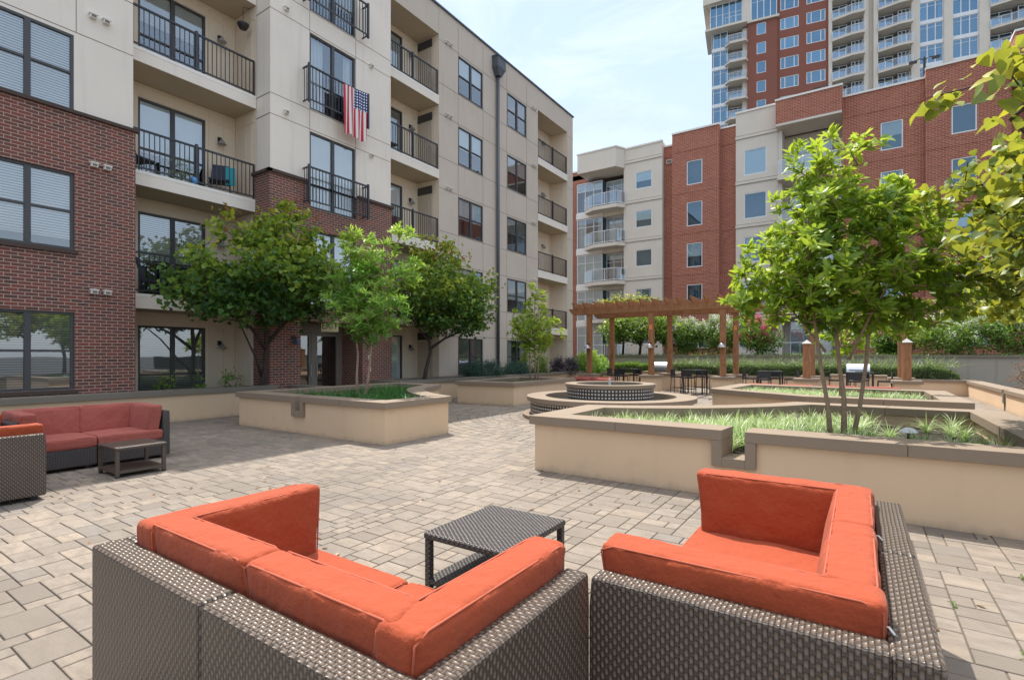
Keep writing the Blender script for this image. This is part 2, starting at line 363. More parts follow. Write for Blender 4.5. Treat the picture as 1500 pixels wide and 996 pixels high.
def dup(root, loc=None, rz=None, label=None):
    r = root.copy(); C.objects.link(r)
    if loc is not None: r.location = loc
    if rz is not None: r.rotation_euler = (0,0,rz)
    if label: r['label'] = label
    for ch in list(root.children):
        c = ch.copy(); C.objects.link(c); c.parent = r
        for g in list(ch.children):
            d = g.copy(); C.objects.link(d); d.parent = c
    return r

def facade(mb, x0, x1, z0, z1, holes, y=0., rev=.18, mi=0, ends=True, thick=.3, rmi=None):
    """wall in the plane y (outward -y) with rectangular openings and their reveals"""
    xs = sorted({x0, x1, *[min(max(h[0],x0),x1) for h in holes], *[min(max(h[1],x0),x1) for h in holes]})
    zs = sorted({z0, z1, *[min(max(h[2],z0),z1) for h in holes], *[min(max(h[3],z0),z1) for h in holes]})
    for i in range(len(xs)-1):
        for j in range(len(zs)-1):
            cx, cz = (xs[i]+xs[i+1])/2, (zs[j]+zs[j+1])/2
            if any(h[0] < cx < h[1] and h[2] < cz < h[3] for h in holes): continue
            mb.quad((xs[i],y,zs[j]),(xs[i+1],y,zs[j]),(xs[i+1],y,zs[j+1]),(xs[i],y,zs[j+1]), mi)
    rmi = mi if rmi is None else rmi
    for h in holes:
        a,b,c,d = h[:4]; r = h[4] if len(h) > 4 else rev; Y = y+r
        mb.quad((a,y,c),(a,y,d),(a,Y,d),(a,Y,c), rmi); mb.quad((b,y,d),(b,y,c),(b,Y,c),(b,Y,d), rmi)
        mb.quad((a,y,d),(b,y,d),(b,Y,d),(a,Y,d), rmi); mb.quad((b,y,c),(a,y,c),(a,Y,c),(b,Y,c), rmi)
    if ends:
        Y = y+thick
        mb.quad((x0,y,z1),(x1,y,z1),(x1,Y,z1),(x0,Y,z1), mi)
        mb.quad((x0,Y,z0),(x0,y,z0),(x0,y,z1),(x0,Y,z1), mi); mb.quad((x1,y,z0),(x1,Y,z0),(x1,Y,z1),(x1,y,z1), mi)

def window(par, x0, x1, z0, z1, y, cols=2, bar=True, fm='frame', gm='glass', cover=None, cov=1., fw=.055, name='window', colx=None, room='room', dep=.5):
    """frame in front of plane y.. (outward -y); child pane, blind and dark room behind"""
    f = MB(); d0, d1 = y-.03, y+.04
    f.box(x0,x1,d0,d1,z1-fw,z1); f.box(x0,x1,d0-.015,d1,z0,z0+fw)
    f.box(x0,x0+fw,d0+.002,d1-.002,z0+fw,z1-fw); f.box(x1-fw,x1,d0+.002,d1-.002,z0+fw,z1-fw)
    for k in range(1, cols):
        cx = colx[k-1] if colx else x0+(x1-x0)*k/cols; w = fw*.9 if fm == 'frame' else fw*.5
        f.box(cx-w, cx+w, d0-.004, d1-.004, z0+fw, z1-fw)
    if bar:
        zc = z0+(z1-z0)*(.5 if bar is True else bar); f.box(x0+fw, x1-fw, d0+.006, d1-.006, zc-.025, zc+.025)
    fo = f.build(name, M[fm], par)
    g = MB(); g.quad((x0+fw*.5,y+.01,z0+fw*.5),(x1-fw*.5,y+.01,z0+fw*.5),(x1-fw*.5,y+.01,z1-fw*.5),(x0+fw*.5,y+.01,z1-fw*.5)); g.build('pane', M[gm], fo)
    if cover:
        c = MB(); zb = z1-(z1-z0)*cov
        if cover == 'curtain':
            n = 28
            for s0, s1 in ((x0+fw, x0+(x1-x0)*.36), (x1-(x1-x0)*.2, x1-fw)):
                xs = np.linspace(s0, s1, n); ys = y+.14+.035*np.sin(np.linspace(0, 24*(s1-s0)/.5, n))
                for i in range(n-1): c.quad((xs[i],ys[i],z0+.03),(xs[i+1],ys[i+1],z0+.03),(xs[i+1],ys[i+1],z1),(xs[i],ys[i],z1))
        else: c.quad((x0+.02,y+.03,zb),(x1-.02,y+.03,zb),(x1-.02,y+.03,z1),(x0+.02,y+.03,z1))
        c.build('curtain' if cover == 'curtain' else 'blind', M[cover], fo)
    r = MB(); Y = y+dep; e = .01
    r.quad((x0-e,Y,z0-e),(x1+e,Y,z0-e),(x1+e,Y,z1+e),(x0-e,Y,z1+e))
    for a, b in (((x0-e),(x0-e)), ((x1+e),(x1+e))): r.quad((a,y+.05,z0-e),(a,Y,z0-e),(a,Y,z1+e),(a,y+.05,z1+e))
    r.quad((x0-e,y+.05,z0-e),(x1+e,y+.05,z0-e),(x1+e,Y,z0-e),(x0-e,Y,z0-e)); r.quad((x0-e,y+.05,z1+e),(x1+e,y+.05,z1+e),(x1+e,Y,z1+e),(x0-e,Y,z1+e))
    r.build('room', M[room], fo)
    return fo

def railing(par, x0, x1, y, z, h=1.03, posts=(), sp=.115, name='railing', mat='rail', ret=0):
    f = MB(); f.box(x0,x1,y-.025,y+.025,z+h-.045,z+h); f.box(x0,x1,y-.02,y+.02,z+.07,z+.105)
    n = max(1, int((x1-x0)/sp))
    for i in range(1, n):
        x = x0+(x1-x0)*i/n; f.box(x-.009,x+.009,y-.009,y+.009,z+.105,z+h-.045)
    for x in posts: f.box(x-.03,x+.03,y-.032,y+.032,z+.0,z+h+.05)
    for x in (x0, x1): f.box(x-.014,x+.014,y-.03,y+.03,z,z+h-.002)
    if ret:
        for x in (x0, x1):
            f.box(x-.02,x+.02,y,y+ret,z+h-.045,z+h-.003); f.box(x-.018,x+.018,y,y+ret,z+.07,z+.1)
            for k in range(1, int(ret/sp)+1): f.box(x-.008,x+.008,y+k*sp-.008,y+k*sp+.008,z+.1,z+h-.045)
    return f.build(name, M[mat], par)

def sconce(par, x, y, z, mat='lampm'):
    f = MB(); f.tube([(x,y,z+.1),(x,y-.1,z+.13),(x,y-.16,z+.05)], .018, 8); f.box(x-.05,x+.05,y-.025,y-.002,z+.03,z+.17)
    o = f.build('wall_lamp', M['black'], par)
    s = MB(); s.lathe(x, y-.16, [(.02,z+.07),(.04,z+.06),(.12,z-.06),(.125,z-.07),(.11,z-.065),(.03,z+.04)], 18); s.build('lamp_shade', M[mat], o, True)
    return o
def vents(par, x, y, z, mat='slab', n=2):
    for k in range(n):
        f = MB(); a = x+k*.24; f.box(a-.06,a+.06,y-.09,y-.002,z,z+.08); f.box(a-.08,a+.08,y-.10,y-.003,z+.08,z+.1)
        f.box(a-.045,a+.045,y-.093,y-.0905,z+.012,z+.066,1)
        f.build('dryer_vent', [M[mat], M['line']], par)

# ------------------------------------------------------------------ GROUND
g = MB(); g.box(-400,400,-300,700,-.3,-.06); tag(g.build('ground', M['asphalt']), kind='structure')
g = MB(); g.box(-17,9,-6,30,-.05,-.012); tag(g.build('paving_bed', M['joint']), kind='structure')
FX, FY = -5.41, 12.63
def paver(mb, poly, z, r):
    cx = sum(p[0] for p in poly)/len(poly); cy = sum(p[1] for p in poly)/len(poly); n = len(poly)
    g0 = .0028; b = .006
    def ins(p, d):
        dx, dy = p[0]-cx, p[1]-cy; L = max(abs(dx), abs(dy), .01); return (p[0]-d*(1 if dx > 0 else -1), p[1]-d*(1 if dy > 0 else -1))
    dz = random.uniform(-.0015, .0015)
    a = [(*ins(p, g0), -.012) for p in poly]; t_ = [(*ins(p, g0+b*.3), z-.003+dz) for p in poly]; u = [(*ins(p, g0+b), z+dz) for p in poly]
    mb.add(a+t_+u, [tuple(range(2*n,3*n))]+[(i,(i+1)%n,n+(i+1)%n,n+i) for i in range(n)]+[(n+i,n+(i+1)%n,2*n+(i+1)%n,2*n+i) for i in range(n)], 0, r)
pv = MB(); U = .118; W_ = .086; X0, Y0, NX, NY = -14.6, -1.6, 158, 330
occ = np.zeros((NX+6, NY+6), bool)
sizes = [(2,2,5),(3,2,4),(1,2,2),(2,3,2),(3,3,2),(2,4,1)]
for j in range(NY):
    for i in range(NX):
        if occ[i,j]: continue
        x, y = X0+i*U, Y0+j*W_
        c_ = [s for s in sizes if not occ[i:i+s[0], j:j+s[1]].any()]
        s = random.choices(c_, [q[2] for q in c_])[0] if c_ else (1,1,1)
        occ[i:i+s[0], j:j+s[1]] = True
        x1, y1 = x+s[0]*U, y+s[1]*W_; cx, cy = (x+x1)/2, (y+y1)/2
        if math.hypot(cx-FX, cy-FY) < 4.72: continue
        if cx < -13.7 or cx > 3.7 or cy > 26.3: continue
        if -3.5 < cx < 1.4 and 6.4 < cy < 7.7: continue
        paver(pv, [(x,y),(x1,y),(x1,y1),(x,y1)], 0, random.random())
# ring pavers round the fountain
r0 = 2.2
while r0 < 4.6:
    w = random.choice([.2,.24,.3]); r1 = min(r0+w, 4.66); n = int(2*math.pi*r0/random.uniform(.25,.34)); off = random.random()
    for k in range(n):
        a0, a1 = 2*math.pi*(k+off)/n, 2*math.pi*(k+1+off)/n; da = .010/r0
        poly = [(FX+r*math.cos(a), FY+r*math.sin(a)) for r, a in ((r0+.006,a0+da),(r1-.006,a0+da),(r1-.006,a1-da),(r0+.006,a1-da))][::-1]
        poly = poly[::-1]
        n4 = [(px,py,-.012) for px,py in poly]; u4 = [(px,py,0) for px,py in poly]
        pv.add(n4+u4, [(4,5,6,7)]+[(i,(i+1)%4,4+(i+1)%4,4+i) for i in range(4)], 0, random.random())
    r0 = r1
rb = MB()
for k in range(110):
    a0, a1 = 2*math.pi*k/110+.001, 2*math.pi*(k+1)/110-.001
    poly = [(FX+r*math.cos(a), FY+r*math.sin(a)) for r, a in ((4.675,a0),(4.9,a0),(4.9,a1),(4.675,a1))]
    pv.add([(px,py,-.012) for px,py in poly]+[(px,py,.0025) for px,py in poly], [(4,5,6,7)]+[(i,(i+1)%4,4+(i+1)%4,4+i) for i in range(4)], 0, random.random())
tag(pv.build('paving', M['paver']), kind='structure')
g = MB(); g.box(-40,40,27.78,60,-.05,1.42); tag(g.build('terrace_ground', M['soil']), kind='structure')

# ------------------------------------------------------------------ planters
def offset(poly, d):
    n = len(poly); out = []
    for i in range(n):
        p0, p1, p2 = Vector(poly[i-1]), Vector(poly[i]), Vector(poly[(i+1)%n])
        e1 = (p1-p0).normalized(); e2 = (p2-p1).normalized(); n1 = Vector((-e1.y, e1.x)); n2 = Vector((-e2.y, e2.x))
        k = d/max(.3, (1+n1.dot(n2))); out.append((p1.x+(n1.x+n2.x)*k, p1.y+(n1.y+n2.y)*k))
    return out
def ring(mb, outer, inner, z0, z1, skip=()):
    n = len(outer)
    for i in range(n):
        if i in skip: continue
        j = (i+1)%n; a,b,c,d = outer[i],outer[j],inner[j],inner[i]
        v = [(*p,z0) for p in (a,b,c,d)]+[(*p,z1) for p in (a,b,c,d)]
        mb.add(v, [(0,3,2,1),(4,5,6,7),(0,1,5,4),(2,3,7,6)])
def seg_ring(mb, outer, inner, i, t0, t1, z0, z1):
    n = len(outer); j = (i+1)%n
    L = lambda p,q,t: (p[0]+(q[0]-p[0])*t, p[1]+(q[1]-p[1])*t)
    a,b,c,d = L(outer[i],outer[j],t0), L(outer[i],outer[j],t1), L(inner[i],inner[j],t1), L(inner[i],inner[j],t0)
    v = [(*p,z0) for p in (a,b,c,d)]+[(*p,z1) for p in (a,b,c,d)]
    mb.add(v, [(0,3,2,1),(4,5,6,7),(0,1,5,4),(2,3,7,6),(1,2,6,5),(3,0,4,7)])
def seg_run(mb, outer, inner, i, t0, t1, z0, z1, L=1.15, gap=.006):
    n = len(outer); j = (i+1)%n; ln = math.dist(outer[i], outer[j]); k = max(1, round(ln*(t1-t0)/L)); g = gap/ln/2
    for q in range(k):
        a = t0+(t1-t0)*q/k; b = t0+(t1-t0)*(q+1)/k
        seg_ring(mb, outer, inner, i, a+(g if q else 0), b-(g if q < k-1 else 0), z0, z1)
def planter(label, poly, ztop=.76, notch=None, soil=.55, wall='cream', capm='cap', capw=.43, ct=.12, group=None):
    """poly counter-clockwise; notch = (edge index, coordinate0, coordinate1) along x on edge 0"""
    t = thing('planter', label, 'planter', (poly[0][0], poly[0][1], 0), 0, group)
    ox, oy = poly[0]; P = [(x-ox, y-oy) for x, y in poly]
    wi = offset(P, capw-.12); co, ci = offset(P, -.06), offset(P, capw-.06)
    w = MB(); c = MB()
    if notch:
        n0, n1 = notch[0]-ox, notch[1]-ox; lo = .35
        ex = P[1][0]-P[0][0]; t0, t1 = n0/ex, n1/ex
        ring(w, P, wi, 0, ztop-ct, skip=(0,))
        seg_ring(w, P, wi, 0, 0, t0, 0, ztop-ct-.002); seg_ring(w, P, wi, 0, t0, t1, 0, lo); seg_ring(w, P, wi, 0, t1, 1, 0, ztop-ct-.002)
        for i in range(1, len(co)): seg_run(c, co, ci, i, 0, 1, ztop-ct, ztop)
        ec = co[1][0]-co[0][0]; s0, s1, lw = (n0-co[0][0])/ec, (n1-co[0][0])/ec, .11/ec
        seg_run(c, co, ci, 0, 0, s0+lw, ztop-ct, ztop-.001); seg_run(c, co, ci, 0, s1-lw, 1, ztop-ct, ztop-.001)
        seg_ring(c, co, ci, 0, s0, s0+lw, lo, ztop-ct-.001); seg_ring(c, co, ci, 0, s1-lw, s1, lo, ztop-ct-.001)
        seg_ring(c, co, ci, 0, s0+lw, s1-lw, lo, lo+.1)
    else:
        ring(w, P, wi, 0, ztop-ct)
        for i in range(len(co)): seg_run(c, co, ci, i, 0, 1, ztop-ct, ztop)
    w.build('wall', M[wall], t); c.build('coping', M[capm], t, bevel=.005)
    s = MB()
    si = offset(P, capw-.13); n = len(si)
    s.add([(*p, soil) for p in si], [tuple(range(n))]); s.build('soil', M['soil'], t)
    return t
def arc(cx, cy, r, a0, a1, n): return [(cx+r*math.cos(R(a0+(a1-a0)*i/n)), cy+r*math.sin(R(a0+(a1-a0)*i/n))) for i in range(n+1)]
PB = [(-3.75,6.15),(1.75,6.15),(1.75,10.5)]+arc(FX,FY,4.99,-25.3,-70.6,14)
planter('largest cream planter, behind the right sofa, full of pale striped grass', PB, notch=(-1.38,-.92), soil=.46)
PA = [(-11.78,6.3),(-6.95,6.3),(-6.95,7.9)]+arc(FX,FY,4.85,-109,-143,10)+[(-10.0,11.1),(-11.78,11.1)]
planter('cream stucco planter with pointed corner and twin-trunk bright green tree, left of the fountain', PA, notch=(-9.68,-9.28))
PC = [(-.9,12.35),(1.68,12.35),(1.68,16.0),(-2.9,16.7),(-3.12,13.9)]
planter('cream stucco planter between the big front planter and the bar tables', PC, ztop=.74)
PD = [(-11.15,13.3),(-8.98,13.45),(-8.85,17.3),(-11.4,17.3)]
planter('cream stucco planter in front of the juniper, left of and behind the fountain', PD, ztop=.73)
PE = [(-12.4,11.9),(-12.4,27.3),(-13.98,27.3),(-13.98,11.9)]
planter('low cream planter wall running along the apartment facade under the shrubs', PE, ztop=.74, capm='cap2')
PF = [(-13.62,-4),(-13.62,8.3),(-14.0,8.3),(-14.0,-4)]
t = thing('planter', 'long low cream wall with grey coping right against the brick facade behind the far sofa', 'planter', (-13.62,0,0))
f = MB(); f.box(-.3,0,-5,8.3,0,.63); f.build('wall', M['cream'], t); f = MB(); f.box(-.34,.06,-5,8.36,.63,.76); f.build('coping', M['cap2'], t, bevel=.008)
f = MB(); f.box(-.47,-.36,-5,8.3,0,.5); f.build('soil', M['soil'], t)
t = thing('entry_wall', 'low coped wall stub beside the glass entrance doors', 'wall', (-13.9,8.85,0))
f = MB(); f.box(0,1.5,0,.35,0,.6); f.build('wall', M['cream'], t); f = MB(); f.box(-.02,1.58,-.05,.42,.6,.72); f.build('coping', M['cap2'], t, bevel=.008)

# perimeter walls
t = thing('boundary_wall', 'long weathered grey wall behind the hedge and pergola', 'wall', (0,27.6,0))
f = MB(); f.box(-14,16,0,.25,0,1.5); f.build('wall', M['greywall'], t); f = MB(); f.box(-14,16,-.06,.31,1.5,1.6); f.build('coping', M['cap2'], t)
t = thing('retaining_wall', 'low cream wall in front of the clipped hedge', 'wall', (0,26.2,0))
f = MB(); f.box(-12.3,3.5,0,.25,0,.52); f.build('wall', M['cream'], t); f = MB(); f.box(-12.3,3.78,-.05,.35,.52,.63); f.build('coping', M['cap'], t)
f = MB(); f.box(-12.3,3.5,.26,1.38,0,.5); f.build('soil', M['soil'], t)
t = thing('side_wall', 'sunlit cream side wall on the right with a drain notch', 'wall', (3.5,10,0))
f = MB(); f.box(0,.25,-9,10.1,0,.5); f.box(0,.25,10.22,16.2,0,.5); f.box(.06,.25,10.1,10.22,0,.5); f.build('wall', M['cream'], t)
f = MB(); f.box(-.05,.4,-9,10.05,.5,.61); f.box(-.05,.4,10.27,16.19,.5,.61); f.box(.1,.4,10.05,10.27,.5,.608); f.build('coping', M['cap'], t, bevel=.006)
f = MB(); f.box(-.05,.06,10.08,10.24,.22,.5); f.box(-.02,.04,10.12,10.2,0,.22); f.build('drain_spout', M['cap2'], t)
f = MB(); f.box(.26,5,-9,16.1,0,.45); f.build('soil', M['soil'], t)

# ------------------------------------------------------------------ fountain
t = thing('fountain', 'round two-tier fountain faced with small white and black tile squares', 'fountain', (FX,FY,0))
def mosaic(name, dens):
    m, tt, b = newmat(name); tcx = objc(tt); s = tt.nodes.new('ShaderNodeSeparateXYZ'); tt.links.new(tcx, s.inputs[0])
    ang = math_(tt, 'ARCTAN2', s.outputs[1], s.outputs[0]); U_ = math_(tt, 'FRACT', math_(tt, 'MULTIPLY', ang, dens/(2*math.pi))); V_ = math_(tt, 'FRACT', math_(tt, 'DIVIDE', s.outputs[2], .0845))
    def inside(v, a, b_): return math_(tt, 'MULTIPLY', math_(tt, 'GREATER_THAN', v, a), math_(tt, 'LESS_THAN', v, b_))
    w = math_(tt, 'MULTIPLY', inside(U_, .27, .76), inside(V_, .27, .76))
    n = noise_(tt, tcx, 9, 3)
    c = mixc(tt, w, (.045, .035, .03), mixc(tt, n, (.5, .48, .44), (.75, .74, .7)))
    tt.links.new(c, b.inputs['Base Color']); b.inputs['Roughness'].default_value = .35
    bump(tt, b, w, .3, .004); return m
M['mos1'] = mosaic('mosaic_upper', 83); M['mos2'] = mosaic('mosaic_lower', 154)
sg = 96
f = MB(); f.lathe(0,0,[(2.28,0),(2.28,.09),(2.08,.09)],sg); f.build('plinth', M['cap'], t)
f = MB(); f.lathe(0,0,[(2.08,.088),(2.08,.43)],sg); f.build('tiled_wall', M['mos2'], t, True)
f = MB(); f.lathe(0,0,[(2.07,.43),(2.17,.43),(2.17,.54),(1.68,.54),(1.68,.2)],sg); f.build('rim', M['cap'], t)
f = MB(); f.lathe(0,0,[(0.001,.415),(1.69,.415)],sg); f.build('water', M['water'], t)
f = MB(); f.lathe(0,0,[(1.12,.2),(1.12,.77)],sg); f.build('tiled_wall', M['mos1'], t, True)
f = MB(); f.lathe(0,0,[(1.11,.77),(1.16,.77),(1.16,.86),(.86,.86),(.86,.7)],sg); f.build('rim', M['cap'], t)
f = MB(); f.lathe(0,0,[(.001,.79),(.87,.79)],sg); f.build('water', M['water'], t)
f = MB(); f.lathe(0,0,[(.035,.6),(.035,.93),(.02,.95),(.02,.99),(.001,.99)],16); f.build('nozzle', M['lampm'], t, True)

# ------------------------------------------------------------------ wicker sofas
def cushion(w, d, h, r=.045, puff=.02, n=(22,12,12), seed=0, miter=None, thin=2):
    """rounded puffy box: spans x 0..w, y 0..d, z 0..h; thin = axis that bulges"""
    mb = MB(); H = np.array([w, d, h])/2
    def S(a, b, fix, sgn, na, nb):
        us = np.sin(np.linspace(-math.pi/2, math.pi/2, na+1)*.93)/math.sin(math.pi/2*.93); vs_ = np.sin(np.linspace(-math.pi/2, math.pi/2, nb+1)*.93)/math.sin(math.pi/2*.93)
        q = np.zeros(((na+1)*(nb+1), 3)); uu, vv = np.meshgrid(us, vs_, indexing='ij'); q[:,a] = uu.ravel(); q[:,b] = vv.ravel(); q[:,fix] = sgn
        p = q*H; c = np.clip(p, -(H-r), H-r); dd = p-c; L = np.linalg.norm(dd, axis=1, keepdims=True); p2 = c+dd/np.maximum(L,1e-9)*r
        ax = [k for k in range(3) if k != thin]; e = (1-(p2[:,ax[0]]/H[ax[0]])**4)*(1-(p2[:,ax[1]]/H[ax[1]])**4)
        p2[:,thin] += np.sign(p2[:,thin])*puff*np.clip(e,0,1)*np.abs(p2[:,thin])/H[thin]
        for i in range(len(p2)):
            v = Vector(p2[i]); k = noise.noise(v*5+Vector((seed*3.1,seed,0)))*.009+noise.noise(Vector((v.x*26,v.y*26,v.z*7))+Vector((seed,0,5)))*.0035
            ed = H[thin]-abs(p[i][thin]); lng = ax[0] if H[ax[0]] > H[ax[1]] else ax[1]
            if abs(dd[i][thin]) < r*.99: k += .0045*math.exp(-ed/.035)*math.sin(v[lng]*62+5*noise.noise(v*4+Vector((seed,1,2))))*max(0, noise.noise(Vector((v[lng]*5, seed*2.3, 7)))+.35)
            nrm = Vector(dd[i]).normalized(); p2[i] += np.array(nrm)*k
        p2 += H
        if miter is not None: p2 = miter(p2)
        idx = lambda i,j: i*(nb+1)+j
        fs_ = [(idx(i,j),idx(i+1,j),idx(i+1,j+1),idx(i,j+1)) if sgn*(1 if (b-a) % 3 == 1 else -1) > 0 else (idx(i,j),idx(i,j+1),idx(i+1,j+1),idx(i+1,j)) for i in range(na) for j in range(nb)]
        mb.add(p2, fs_)
    for s in (-1, 1): S(0,1,2,s,n[0],n[1]); S(0,2,1,s,n[0],n[2]); S(1,2,0,s,n[1],n[2])
    # piping on the two thin-axis edges
    ax = [k for k in range(3) if k != thin]; path = []
    for s in (-1, 1):
        pts = []
        for e0, e1, fixa in ((-1,1,0),(1,1,1),(1,-1,2),(-1,-1,3)): pass
        K = 12
        cr = [(-1,-1),(1,-1),(1,1),(-1,1)]
        for q in range(4):
            a_, b_ = cr[q], cr[(q+1)%4]
            for i in range(K):
                tt = .06+.88*i/(K-1); p = np.zeros(3); p[ax[0]] = (a_[0]+(b_[0]-a_[0])*tt)*(H[ax[0]]-r*.26); p[ax[1]] = (a_[1]+(b_[1]-a_[1])*tt)*(H[ax[1]]-r*.26)
                p[thin] = s*(H[thin]-r*.26); p += H; pts.append(p)
        pts = np.array(pts+[pts[0]])
        if miter is not None: pts = miter(pts)
        path.append(pts)
    return mb, path
def add_cushion(par, name, loc, rot, w, d, h, mat, **kw):
    mb, path = cushion(w, d, h, **kw)
    T = Matrix.Translation(loc) @ rot.to_matrix().to_4x4() if hasattr(rot, 'to_matrix') else Matrix.Translation(loc)
    mb.v = [tuple(T @ Vector(p)) for p in mb.v]
    o = mb.build(name, mat, par, True)
    w_ = o.modifiers.new('weld', 'WELD'); w_.merge_threshold = .0008
    pm = MB()
    for pts in path: pm.tube([T @ Vector(p) for p in pts], .0042, 6, caps=False)
    pm.build('piping', M['seam'] if mat == M['fab'] else mat, o, True)
    return o
from mathutils import Euler
def sofa(label, loc, rz, W, D, wick, fab, Hh=.73, group=None):
    t = thing('wicker_sofa', label, 'sofa', loc, rz, group)
    T = .135; mid = W/2
    for k, (a, b) in enumerate(((0, mid-.004), (mid+.004, W))):
        f = MB(); x0, x1 = a, b
        prof = [(0,.045),(D,.045),(D,.30),(T,.30),(T,Hh),(0,Hh)]
        # back + base as one L-shaped extrusion along x, arm panel on the outer side
        n = len(prof); v = [(x0,y,z) for y,z in prof]+[(x1,y,z) for y,z in prof]
        f.add(v, [(0,5,4,3,2,1)[::-1] if False else (0,1,2,3,4,5), (11,10,9,8,7,6)]+[(i,i+n,(i+1)%n+n,(i+1)%n) for i in range(n)])
        f.build('frame', M[wick], t, bevel=.018, bseg=3)
        ft = MB()
        for fx in (x0+.06, x1-.12):
            for fy in (.05, D-.12): ft.box(fx,fx+.06,fy,fy+.06,0,.05)
        ft.build('feet', M['black'], t)
    for k, (a, b) in enumerate(((-.002, .10), (W-.10, W+.002))):
        f = MB(); prof = [(T-.01,.047),(D+.002,.047),(D+.002,.6),(D-.008,Hh-.002),(T-.01,Hh-.002)]; n = 5
        v = [(a,y,z) for y,z in prof]+[(b,y,z) for y,z in prof]
        f.add(v, [(0,1,2,3,4),(9,8,7,6,5)]+[(i,i+n,(i+1)%n+n,(i+1)%n) for i in range(n)])
        f.build('arm', M[wick], t, bevel=.016, bseg=3)
    fm = M[fab]
    sw = (W-.2)/2-.004
    for k in range(2):
        add_cushion(t, 'seat_cushion', (.10+k*(sw+.006), T+.01, .30), None, sw, D-T-.0, .145, fm, r=.03, puff=.012, n=(30,30,8), seed=k+1)
    ct = .17
    bw = (W-.2-2*ct)/2+.03
    for k in range(2):
        def mt(p, k=k):
            q = p.copy(); fr = p[:,1]/ct; s = .05*(1-fr)*(1 if k == 0 else 0); e = .05*(1-fr)*(1 if k == 1 else 0)
            u = p[:,0]/bw; q[:,0] = p[:,0]-s*(1-u)+e*u; q[:,1] += .05*(p[:,2]/.42-.5)*-1.2; return q
        x_ = .10+ct-.02+k*(bw-.012)
        add_cushion(t, 'back_cushion', (x_, T+.02+.02, .425), None, bw, ct, .41, fm, r=.032, puff=.016, n=(80,16,26), seed=10+k, miter=mt, thin=1)
    for k in range(2):
        L = D-T+.02
        def mt(p, k=k):
            q = p.copy(); sgn = 1 if k == 0 else -1
            q[:,0] += sgn*-.03*(p[:,2]/.41-.5)*1.4; u = p[:,1]/L; q[:,1] += .05*u*(p[:,2]/.41-.6)*1.; return q
        x_ = .105+.015 if k == 0 else W-.105-.015-ct
        add_cushion(t, 'side_cushion', (x_, T+.0, .428), None, ct, L-.03, .40, fm, r=.032, puff=.014, n=(16,80,26), seed=20+k, miter=mt, thin=0)
    for o in t.children:
        if o.name.split('.')[0] in ('frame', 'arm'): wick_uv(o)
    return t
def wick_uv(o):
    me = o.data; l = me.uv_layers['UVMap'].data
    for p in me.polygons:
        if abs(p.normal.z) < .5:
            for i in p.loop_indices: u, v = l[i].uv; l[i].uv = (v, u)
s1 = sofa('orange cushioned brown wicker sofa at the front left, nearest the camera', (-2.92,.88,0), 0, 2.02, 1.02, 'wicker', 'fab')
s2 = sofa('orange cushioned brown wicker sofa at the front right of the picture', (.21,1.86,0), R(90), 1.93, 1.095, 'wicker', 'fab')
s3 = sofa('shaded rose red sofa with dark wicker base against the facade wall, facing the low table', (-10.02,3.72,0), R(-90), 1.86, 1.02, 'wickerd', 'fabr')
s4 = sofa('wicker sofa cut off by the left picture edge, its plain side panel towards us', (-9.55,.86,0), 0, 2.05, 1.0, 'wicker', 'fab')
# small ties on the right sofa frame
for k, (x, y) in enumerate(((.12, .15), (1.1, .15))):
    f = MB(); f.tube([(x,y-.035,.735),(x+.015,y-.02,.748),(x+.02,y,.745),(x+.01,y+.02,.735)], .004, 6); f.build('zip_tie', M['cord'], s2, True)

def wtable(label, loc, w, d, wick):
    t = thing('wicker_table', label, 'coffee table', loc, 0, 'low wicker tables between the sofas'); hx, hy = w/2, d/2
    f = MB(); f.box(-hx,hx,-hy,hy,.355,.40); f.build('table_top', M[wick], t, bevel=.014, bseg=3)
    for sx in (-1,1):
        for sy in (-1,1):
            f = MB(); a, b = sx*(hx-.03), sy*(hy-.03); f.box(a-.023,a+.023,b-.023,b+.023,.015,.356); f.build('leg', M[wick], t, bevel=.008)
            f = MB(); f.box(a-.02,a+.02,b-.02,b+.02,0,.016); f.build('foot', M['black'], t)
    f = MB(); f.box(-hx+.01,hx-.01,-hy+.01,hy-.01,.05,.09); f.build('shelf', M[wick], t, bevel=.01)
    return t
wtable('dark woven table with lower shelf on the sunlit pavers between the two orange sofas', (-2.11,2.95,0), .68, .78, 'wickerd')
wtable('brown woven table standing in front of the shaded rose red sofa', (-8.26,2.95,0), .62, .60, 'wicker')

# ------------------------------------------------------------------ LEFT APARTMENT BUILDING (local x = along facade, -y = out to the court)
AB = thing('apartment_building', 'long beige stucco and dark brick apartment block with recessed balconies on the left', 'building', (-14.1,0,0), R(90))
FL = [0.1, 3.1, 6.1, 9.1, 12.1]; TOP = 15.72
bee, brk, bk2, pnl, sof = MB(), MB(), MB(), MB(), MB()
cov_cycle = [('blind',1.),('blindg',1.),('shade',.55),('blind',.6),('shade',.95),('blindg',.8),('curtain',1.),('shade',.5)]
# section 1: paired windows, brick below 6.86
s1w = []
for k, zf in enumerate(FL):
    for xa in (2.45, -1.6): s1w.append((xa, xa+1.5, zf+.76, zf+2.42))
facade(brk, -6, 5.08, 0, 6.84, [h for h in s1w if h[3] < 6.84], y=-.05, rev=.13, thick=1.9)
facade(bee, -6, 5.05, 6.84, TOP+.3, [h for h in s1w if h[2] >= 6.84], y=0, rev=.1, thick=1.8)
cp = MB(); cp.box(-6,5.14,-.11,-.0,6.80,6.87)
covs1 = {0:('blindg',1.),1:('blind',.86),2:('blind',1.),3:('shade',.6),4:('blind',1)}
for i, h in enumerate(s1w):
    k = i//2; c_, v_ = covs1[k]
    window(AB, *h, .03 if k > 1 else .02, 2, True, cover=c_, cov=v_)
    if k < 2: cp.box(h[0]-.05,h[1]+.05,-.10,-.048,h[2]-.085,h[2]-.004)
